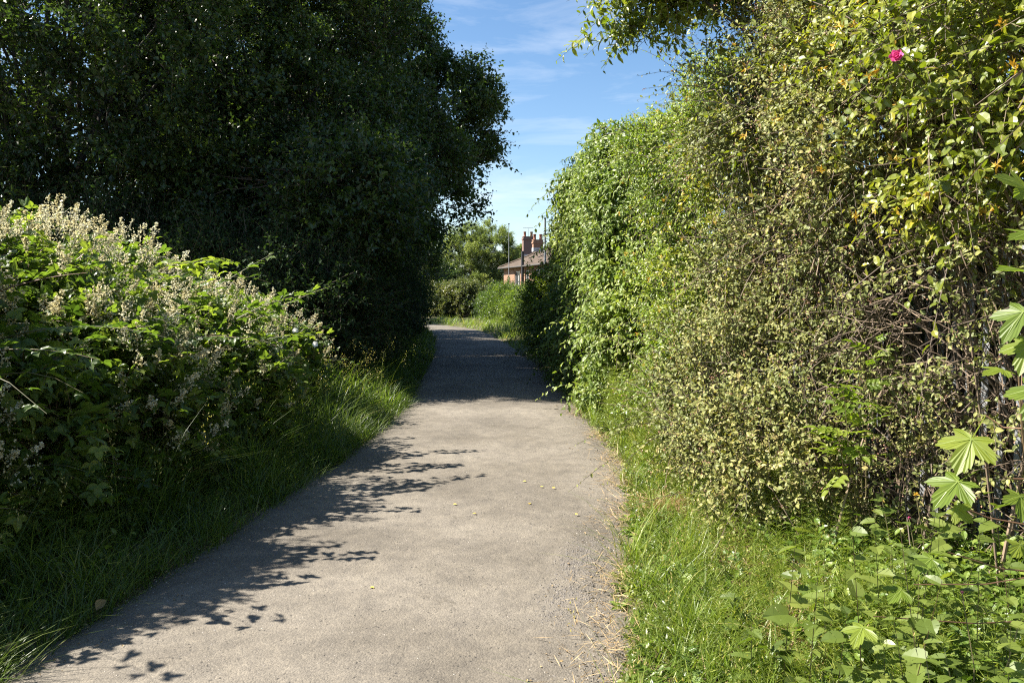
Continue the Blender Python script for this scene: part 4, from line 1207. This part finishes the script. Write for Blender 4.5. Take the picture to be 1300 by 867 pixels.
lobed('sapling with large lobed pale leaves beside the fence gap', (2.15, 2.95, 0),
      [(at(1240, 545, 2.75), .185, (-.55, -.45, -.5), (-.35, -.65, .75)), (at(1228, 603, 2.7), .17, (-.75, -.3, -.35), (-.5, -.5, .8)),
       (at(1282, 470, 2.9), .12, (-.9, -.3, .1), (-.2, -.3, 1)), (at(1292, 620, 2.6), .12, (-.2, -.7, -.5), (.2, -.5, .8)),
       (at(1190, 705, 2.65), .11, (-.8, -.4, -.2), (-.3, -.4, .9)), (at(1285, 680, 2.5), .13, (.2, -.8, -.5), (.3, -.5, .8)), (at(1205, 640, 2.75), .09, (.5, -.5, -.4), (-.6, -.5, .7)),
       (at(1150, 745, 2.6), .10, (-.7, -.5, -.1), (-.2, -.4, .9)), (at(1100, 790, 2.5), .11, (-.6, -.6, -.2), (-.4, -.4, .9))], 101)
lobed('sapling with bright glowing yellow green leaves at the picture edge', (1.75, 2.25, 0),
      [(at(1310, 385, 2.1), .13, (-.6, -.2, -.5), (-.35, -.5, .8)), (at(1318, 350, 2.05), .12, (-.8, -.2, .3), (-.3, -.3, 1)), (at(1312, 425, 2.1), .12, (-.5, -.4, -.6), (-.4, -.6, .6)),
       (at(1326, 300, 2.1), .12, (-.7, -.3, .1), (-.4, -.5, .8)), (at(1312, 250, 2.15), .12, (-.7, -.2, .5), (-.5, -.5, .7)), (at(1330, 480, 2.1), .15, (-.5, -.4, -.5), (-.3, -.6, .7))], 102)
rng = np.random.default_rng(103)
t = None
for k, (x, y, lab) in enumerate(((1.35, 2.55, 'nettle clump with broad toothed leaves at the near corner of the verge'), (1.75, 3.05, 'nettle clump under the lobed sapling'),
                                 (1.2, 3.0, 'shorter nettle clump between the grass edge and the horsetails'), (1.6, 2.2, 'nettle clump lowest in the corner, leaves cut off by the picture edge'))):
    t = thing('nettle', lab, 'weed', (x, y, 0), 'nettles at the verge corner')
    lf, st = Acc(), Acc()
    m = (20, 20, 12, 20)[k]
    base = np.stack([x + rng.normal(0, .22, m), y + rng.normal(0, .22, m), np.full(m, .02)], 1)
    h = rng.uniform(.3, .92, m) * (1, 1.1, .7, .75)[k]
    shoots(lf, st, rng, base, norm(Z + rng.normal(0, .14, (m, 3))), h, 13, NETTLE, .098, .08, (60, 85), .25, 1.1, .3, .003)
    lf.build('foliage', M_nettle, t); st.build('stems', M_stem, t)

# thistle-like yellow-flowered weeds and tiny pink flowers in the verge
for k, (px, py, yy, col, lab, cat) in enumerate(((1163, 628, 3.7, M_yellow, 'yellow flower head above the horsetails by the lobed sapling', 'flower'),
                                                 (1154, 657, 3.5, M_pink, 'tiny magenta flower beside the yellow one in the verge', 'flower'),
                                                 (1221, 752, 2.6, M_pink, 'tiny magenta flower low among the nettles', 'flower'),
                                                 (1120, 635, 3.9, M_yellow, 'orange yellow flower at the edge of the horsetails', 'flower'))):
    p = at(px, py, yy)
    t = thing('wildflower', lab, cat, p, 'small wildflowers in the verge')
    a = Acc(); m = 14
    d = norm(rdir(rng, m) + np.array([0, -.3, .6]))
    put(a, T_rhomb(.4, .1, .1), np.repeat(p[None], m, 0), d, norm(Z + rng.normal(0, .5, (m, 3))), np.full(m, .017 if k in (0, 3) else .008), rng.uniform(.3, 1, m))
    a.build('petals', col, t)
    s = Acc(); b = p.copy(); b[2] = .0; b[0] += .06
    tubes(s, np.stack([p, (p + b) / 2 + np.array([.02, 0, .05]), b])[None], np.full((1, 3), .002), 4); s.build('stalk', M_stem, t)

# fallen leaves on the path
yl = [(668, 611), (705, 619), (733, 652), (600, 652), (575, 640), (470, 745), (672, 640), (760, 553), (690, 618)]
for k, (px, py) in enumerate(yl):
    r = ray(px, py); s = (CAM_H - .035) / -r[2]
    p = r * s; p[2] = .037
    a = Acc()
    az = rng.uniform(0, 6.28)
    put(a, ROUND, p[None], np.array([[math.cos(az), math.sin(az), .05]]), norm(Z + rng.normal(0, .15, 3))[None], np.array([.03]), np.array([rng.uniform(0, 1)]))
    o = a.build('fallen_leaf', M_yleaf, None)
    tag(o, 'small yellow leaf lying flat on the sunlit path', 'leaf', 'yellow leaves on the path')
for (px, py, sz, lab) in ((122, 776, .075, 'larger curled tan leaf on the shaded path edge below the bramble'), (8, 832, .07, 'curled brown leaf at the grass edge in the near corner of the path')):
    r = ray(px, py); p = r * ((CAM_H - .03) / -r[2]); p[2] = .036
    a = Acc()
    put(a, T_ovate(.7, .5, -.3), p[None], np.array([[.4, .6, .35]]), norm(np.array([[.2, -.7, .8]])), np.array([sz]), np.array([.9]))
    tag(a.build('fallen_leaf', M_bleaf, None), lab, 'leaf', 'brown leaves at the path edge')

# ------------------------------------------------------------------ beyond the bend
GF = 'sunlit shrubs beyond the bend'
for k, (x, y, bl, mat, lab) in enumerate((
        (-2.6, 46, [((-2.6, 47, .9), (1.8, 1.4, 1.25)), ((-3.9, 47.5, .8), (1.5, 1.4, 1.1))], M_farhedge, 'rounded sunlit shrub with tawny tops at the end of the path'),
        (-5.6, 47, [((-5.6, 48, .8), (1.7, 1.4, 1.1)), ((-7.6, 48.5, 1), (2, 1.5, 1.2))], M_farhedge, 'tawny sunlit shrub beside the tree shade at the bend'),
        (-.6, 44, [((-.5, 44, .7), (1.4, 1.6, 1.0))], M_tree2, 'low green shrub at the inside of the far bend'))):
    tree('far_shrub', lab, 'shrub', (x, y, 0), .4, .05, bl, 120, 12, .13, RHOMB, mat, 120 + k, GF, limbs=10, zmin=.1, sl=(.25, .5), stems=2, sunny=(-.3, 0, 0))
GD = 'dark shrubs on the outside of the bend'
for k, (x, y, bl, mat, lab) in enumerate((
        (.9, 36, [((.9, 36, .8), (1.5, 2.2, 1.0)), ((-.3, 39, .8), (1.3, 1.8, 1.15))], M_bramble, 'dark low shrub in shade below the brick house'),
        (1.3, 28.5, [((1.6, 28.5, .8), (1.2, 2.2, .9))], M_under, 'dark shrub on the outside of the bend'),
        (1.75, 24.5, [((1.9, 25.5, 1.4), (.9, 1.0, 1.35))], M_rust, 'rusty brown leaved shrub by the hedge end'),
        (.95, 21, [((1.0, 21, .95), (.4, .7, 1.1))], M_mixed, 'slim yellow green shrub catching the sun at the hedge end'),
        (1.9, 20, [((2.2, 20.2, 1.6), (.9, 1.6, 1.7))], M_under, 'shaded shrub tucked behind the drooping leaved hedge end'))):
    tree('bend_shrub', lab, 'shrub', (x, y, 0), .4, .04, bl, 110 if k != 3 else 70, 12, .085, RHOMB, mat, 130 + k, GD, limbs=10, zmin=.1, sl=(.25, .5), stems=2)
GX = 'trees around the brick house'
tree('far_tree', 'light green willowy tree in full sun next to the brick house', 'tree', (-3.6, 80, 0), 1.8, .2,
     [((-4.6, 80, 4.6), (3.3, 2.8, 3.9)), ((-1.8, 80, 4.9), (2.6, 2.6, 3.8)), ((-3.4, 79, 2.4), (3.4, 2.8, 2.2)), ((-.6, 80, 3.0), (2.0, 2.0, 2.9))], 420, 14, .18, RLANCE, M_far, 141, GX, limbs=30, zmin=.4, sl=(.3, .7), inner=.4, sunny=(-.8, -.5, .1))
tree('far_tree', 'darker rounded tree between the shaded row and the light green tree', 'tree', (-7.2, 60, 0), 1.8, .2,
     [((-7.4, 60, 2.9), (2.3, 2.4, 2.8)), ((-5.4, 59, 1.9), (1.4, 2, 1.9))], 240, 13, .15, RHOMB, M_tree2, 142, GX, limbs=20, zmin=.4)
tree('far_tree', 'small bright green tree crown seen over the house roof', 'tree', (1.3, 84, 0), 2.5, .15,
     [((1.2, 84, 4.6), (1.5, 1.5, 1.5))], 80, 12, .18, RHOMB, M_far, 143, GX, limbs=12, sunny=(-.3, 0, .1))
tree('far_tree', 'dim tree filling the gap far behind the shaded row', 'tree', (-19, 56, 0), 2.2, .2, [((-19, 56, 4.2), (5, 3, 4))], 200, 12, .2, RHOMB, M_tree2, 144, GX, limbs=16)


# ------------------------------------------------------------------ the brick house
def house():
    A = np.array([-.72, 70.0]); B = np.array([5.4, 50.0])      # eaves line of the long wall
    ax = (B - A) / np.linalg.norm(B - A); nrm = np.array([-ax[1], ax[0]]) * -1
    if nrm[0] > 0: nrm = -nrm                                     # facing the path
    ln = np.linalg.norm(B - A); W = 7.0; HE, HR, ov = 3.72, 5.55, .35
    rot = math.atan2(ax[1], ax[0])
    t = thing('brick_house', 'low orange brick house with a brown hipped roof and two chimneys behind the shrubs', 'house', (A[0], A[1], 0))

    def W3(s, d, z): return np.array([A[0] + ax[0] * s - nrm[0] * d, A[1] + ax[1] * s - nrm[1] * d, z])   # s along, d inwards
    a = Acc()
    # long wall in piers round the window openings, so that each window has a reveal
    wins = [(3.2, 1.5), (6.0, 1.1), (8.4, 2.2), (12.2, 1.5), (15.4, 1.5), (18.2, 1.5)]
    z0, z1 = 1.55, 3.35

    def slab(s0, s1, zb, zt, d0=0, d1=.28):
        v = np.array([W3(s, d, z) for z in (zb, zt) for d in (d0, d1) for s in (s0, s1)])
        a.add(v, [[0, 2, 3, 1], [4, 5, 7, 6], [0, 1, 5, 4], [2, 6, 7, 3], [0, 4, 6, 2], [1, 3, 7, 5]])
    cur = 0
    for s, w in wins:
        slab(cur, s, 0, HE); slab(s, s + w, 0, z0); slab(s, s + w, z1, HE); cur = s + w
    slab(cur, ln, 0, HE)
    slab(0, .28, 0, HE, .28, W - .28); slab(ln - .28, ln, 0, HE, .28, W - .28); slab(0, ln, 0, HE, W - .28, W)
    a.build('wall', M_brick, t)
    for s, w in wins:
        f = Acc()
        for (s0, s1, zb, zt) in ((s + .003, s + .08, z0 + .003, z1 - .003), (s + w - .08, s + w - .003, z0 + .003, z1 - .003), (s + .08, s + w - .08, z0 + .003, z0 + .09), (s + .08, s + w - .08, z1 - .09, z1 - .003), (s + w / 2 - .035, s + w / 2 + .035, z0 + .09, z1 - .09)):
            v = np.array([W3(q, d, z) for z in (zb, zt) for d in (.1, .17) for q in (s0, s1)])
            f.add(v, [[0, 2, 3, 1], [4, 5, 7, 6], [0, 1, 5, 4], [2, 6, 7, 3], [0, 4, 6, 2], [1, 3, 7, 5]])
        fo = f.build('window', M_frame, t)
        gl = Acc()
        v = np.array([W3(q, d, z) for z in (z0 + .09, z1 - .09) for d in (.13, .14) for q in (s + .08, s + w - .08)])
        gl.add(v - np.array(t.location), [[0, 2, 3, 1], [4, 5, 7, 6], [0, 1, 5, 4], [2, 6, 7, 3], [0, 4, 6, 2], [1, 3, 7, 5]])
        go = gl.build('pane', M_glass, None); go.parent = fo
    # hipped roof with thickness
    r = Acc()
    e = [W3(-ov, -ov, HE), W3(ln + ov, -ov, HE), W3(ln + ov, W + ov, HE), W3(-ov, W + ov, HE)]
    r0, r1 = W3(W / 2, W / 2, HR), W3(ln - W / 2, W / 2, HR)
    v = np.array(e + [r0, r1] + [q - Z * .12 for q in e])
    r.add(v, [[0, 1, 5, 4], [2, 3, 4, 5], [0, 6, 7, 1], [1, 7, 8, 2], [2, 8, 9, 3], [3, 9, 6, 0], [6, 9, 8, 7]])
    r.f.append(np.array([[3, 0, 4], [1, 2, 5]])); r.m.append(np.zeros(2, np.int32))
    ro = r.build('roof', M_roof, t)
    rt = Acc()
    tubes(rt, np.stack([r0 + Z * .02, r1 + Z * .02])[None], np.full((1, 2), .11), 8)
    tubes(rt, np.stack([e[0] + Z * .03, r0 + Z * .02])[None], np.full((1, 2), .09), 8)
    for a_ in rt.v: a_ -= np.array(t.location)
    rto = rt.build('ridge_tiles', M_roof, None, True); rto.parent = ro
    fa = Acc()
    v0, v1 = W3(-ov, -ov - .07, HE - .06), W3(ln + ov, -ov - .07, HE - .06)
    tubes(fa, np.stack([v0, v1])[None], np.full((1, 2), .07), 8); fa.build('gutter', M_fascia, t, True)

    def chimney(c, w, zb, zt, pots, rotz, mat):
        k = Acc()
        c = np.array(c)
        k.box((c[0], c[1], (zb + zt) / 2), (w, w * .6, zt - zb), rotz)
        k.box((c[0], c[1], zt - .18), (w + .1, w * .6 + .1, .12), rotz)
        k.box((c[0], c[1], zt + .03), (w + .05, w * .6 + .05, .06), rotz)
        for q in k.v: q -= np.array(t.location)
        ch = k.build('chimney', mat, None); ch.parent = ro
        for q in np.linspace(-.5, .5, pots) * w * .62:
            p = Acc()
            b = np.array([c[0] + math.cos(rotz) * q, c[1] + math.sin(rotz) * q, zt + .06])
            zz = np.array([0, .04, .32, .36, .44])
            tubes(p, (b - np.array(t.location) + zz[:, None] * Z)[None], np.array([[.15, .12, .11, .14, .13]]), 10)
            po = p.build('chimney_pot', M_terra, None, True); po.parent = ro
        fl = Acc(); fl.box((c[0], c[1], zb + (.35 if w > .9 else .1)), (w + .04, w * .6 + .04, .5 if w > .9 else .3), rotz)
        for q in fl.v: q -= np.array(t.location)
        fo = fl.build('flashing', M_lead, None); fo.parent = ro
    c1 = at(670.5, 320, 72.5); c2 = at(682.5, 320, 64.5)
    chimney(c1[:2], 1.0, 4.4, 6.55, 2, rad(12), M_brick2)
    chimney(c2[:2], .8, 4.9, 5.75, 2, rad(12), M_brick)
    # black soil pipe by the eaves
    p = Acc(); q = at(669, 330, 61.3)
    p0 = W3(6.7, -.42, 0)
    for zz in (1,):
        tubes(p, np.stack([np.array([p0[0], p0[1], 0]), np.array([p0[0], p0[1], 4.85])])[None], np.full((1, 2), .12), 10)
    p.build('drainpipe', M_black, t, True)
    # aerial on the large chimney
    a2 = Acc()
    b = np.array([c1[0], c1[1], 6.3])
    tubes(a2, np.stack([b, b + Z * 1.1])[None], np.full((1, 2), .022), 6)
    tubes(a2, np.stack([b + Z * 1.1 + np.array([-.45, 0, 0]), b + Z * 1.1 + np.array([.45, .1, 0])])[None], np.full((1, 2), .016), 6)
    for q in np.linspace(-.4, .4, 6):
        tubes(a2, np.stack([b + Z * 1.1 + np.array([q, -.2, 0]), b + Z * 1.1 + np.array([q, .2, 0])])[None], np.full((1, 2), .01), 5)
    a2.build('aerial', M_metal, t)


house()


def pole(label, px, py_top, y, r, cat, extra):
    p = at(px, py_top, y)
    t = thing('street_pole', label, cat, (p[0], p[1], 0))
    a = Acc()
    zz = np.array([0, 1.0, 1.02, p[2] * .6, p[2]])
    tubes(a, (np.array([p[0], p[1], 0]) + zz[:, None] * Z)[None], np.array([[r * 1.3, r * 1.3, r, r * .9, r * .75]]), 10)
    a.build('shaft', M_pole, t, True)
    b = Acc()
    if extra == 'arm':
        tubes(b, np.stack([p, p + np.array([.1, -.1, .18]), p + np.array([.6, -.6, .25])])[None], np.full((1, 3), r * .55), 8)
        b.build('arm', M_pole, t, True)
        h = Acc(); h.box(p + np.array([.8, -.8, .25]), (.55, .2, .12), rot=rad(-45)); h.build('lamp_head', M_metal, t)
    else:
        b.box(p + Z * .03, (.13, .13, .06)); b.build('cap', M_pole, t)


pole('grey pole rising beside the hedge end in front of the house roof', 692, 278, 44, .075, 'pole', 'cap')
pole('thin pale pole standing in front of the light green tree by the house', 646, 285, 58, .032, 'pole', 'cap')

# pale low timber fence below the house
t = thing('garden_fence', 'pale low timber fence between the shrubs and the brick house', 'fence', (-.9, 52, 0))
for k in range(5):
    q = np.array([-1.3 + .55 * k, 52 + .35 * k])
    a = Acc(); a.box((q[0], q[1], 1.0), (.1, .1, 2.0)); a.build('post', M_cream, t)
for h in (1.2, 1.7):
    a = Acc(); a.box((-.2, 52.7 - .06, h), (2.6, .05, .14), rot=math.atan2(.35, .55)); a.build('rail', M_cream, t)

# ------------------------------------------------------------------ camera, light, sky
cam = bpy.data.cameras.new('camera'); cam.lens = LENS; cam.sensor_width = 36; cam.clip_end = 6000; cam.clip_start = .05
co = bpy.data.objects.new('camera', cam); COL.objects.link(co)
co.location = (0, 0, CAM_H); co.rotation_euler = (rad(90) - PITCH, 0, 0)
SC.camera = co

SUN_AZ, SUN_EL = math.atan2(-1.0, .06), rad(46)
S = Vector((math.sin(SUN_AZ) * math.cos(SUN_EL), math.cos(SUN_AZ) * math.cos(SUN_EL), math.sin(SUN_EL)))
sl = bpy.data.lights.new('sun', 'SUN'); sl.energy = 5.0; sl.angle = rad(.53); sl.color = (1, .94, .84)
so = bpy.data.objects.new('sun', sl); COL.objects.link(so); so.rotation_euler = S.to_track_quat('Z', 'Y').to_euler(); so.location = (-20, 5, 20)

w = bpy.data.worlds.new('World'); SC.world = w; w.use_nodes = True
n, l = w.node_tree.nodes, w.node_tree.links
bg = n['Background']
sky = n.new('ShaderNodeTexSky'); sky.sky_type = 'NISHITA'; sky.sun_disc = False
sky.sun_elevation = SUN_EL; sky.sun_rotation = SUN_AZ; sky.air_density = 1.0; sky.dust_density = .4; sky.ozone_density = 2.0
tc = n.new('ShaderNodeTexCoord'); mp = n.new('ShaderNodeMapping')
mp.inputs['Scale'].default_value = (1.6, 2.0, 9.0); mp.inputs['Rotation'].default_value = (0, rad(6), 0)
l.new(tc.outputs['Generated'], mp.inputs[0])
no = n.new('ShaderNodeTexNoise'); no.inputs['Scale'].default_value = 2.2; no.inputs['Detail'].default_value = 9; no.inputs['Roughness'].default_value = .6
no.inputs['Distortion'].default_value = .5
l.new(mp.outputs[0], no.inputs['Vector'])
cf = n.new('ShaderNodeMapRange'); cf.inputs[1].default_value = .5; cf.inputs[2].default_value = .78; cf.inputs[4].default_value = .4
l.new(no.outputs['Fac'], cf.inputs[0])
mx = n.new('ShaderNodeMix'); mx.data_type = 'RGBA'
hs = n.new('ShaderNodeHueSaturation'); hs.inputs['Saturation'].default_value = 1.14; l.new(sky.outputs[0], hs.inputs['Color'])
l.new(cf.outputs[0], mx.inputs[0]); l.new(hs.outputs[0], mx.inputs[6]); mx.inputs[7].default_value = (7, 7.2, 7.4, 1)
l.new(mx.outputs[2], bg.inputs[0]); bg.inputs[1].default_value = .058

vs = SC.view_settings
vs.view_transform = 'Standard'; vs.look = 'None'; vs.gamma = 1; vs.use_curve_mapping = False; vs.exposure = 1.72
SC.render.film_transparent = False
cy = SC.cycles
cy.max_bounces = 7; cy.diffuse_bounces = 4; cy.glossy_bounces = 2; cy.transmission_bounces = 4; cy.transparent_max_bounces = 4
cy.caustics_reflective = False; cy.caustics_refractive = False
cy.sample_clamp_indirect = 6
cy.use_adaptive_sampling = True; cy.adaptive_threshold = .008
cy.filter_width = 1.15
cy.use_denoising = False
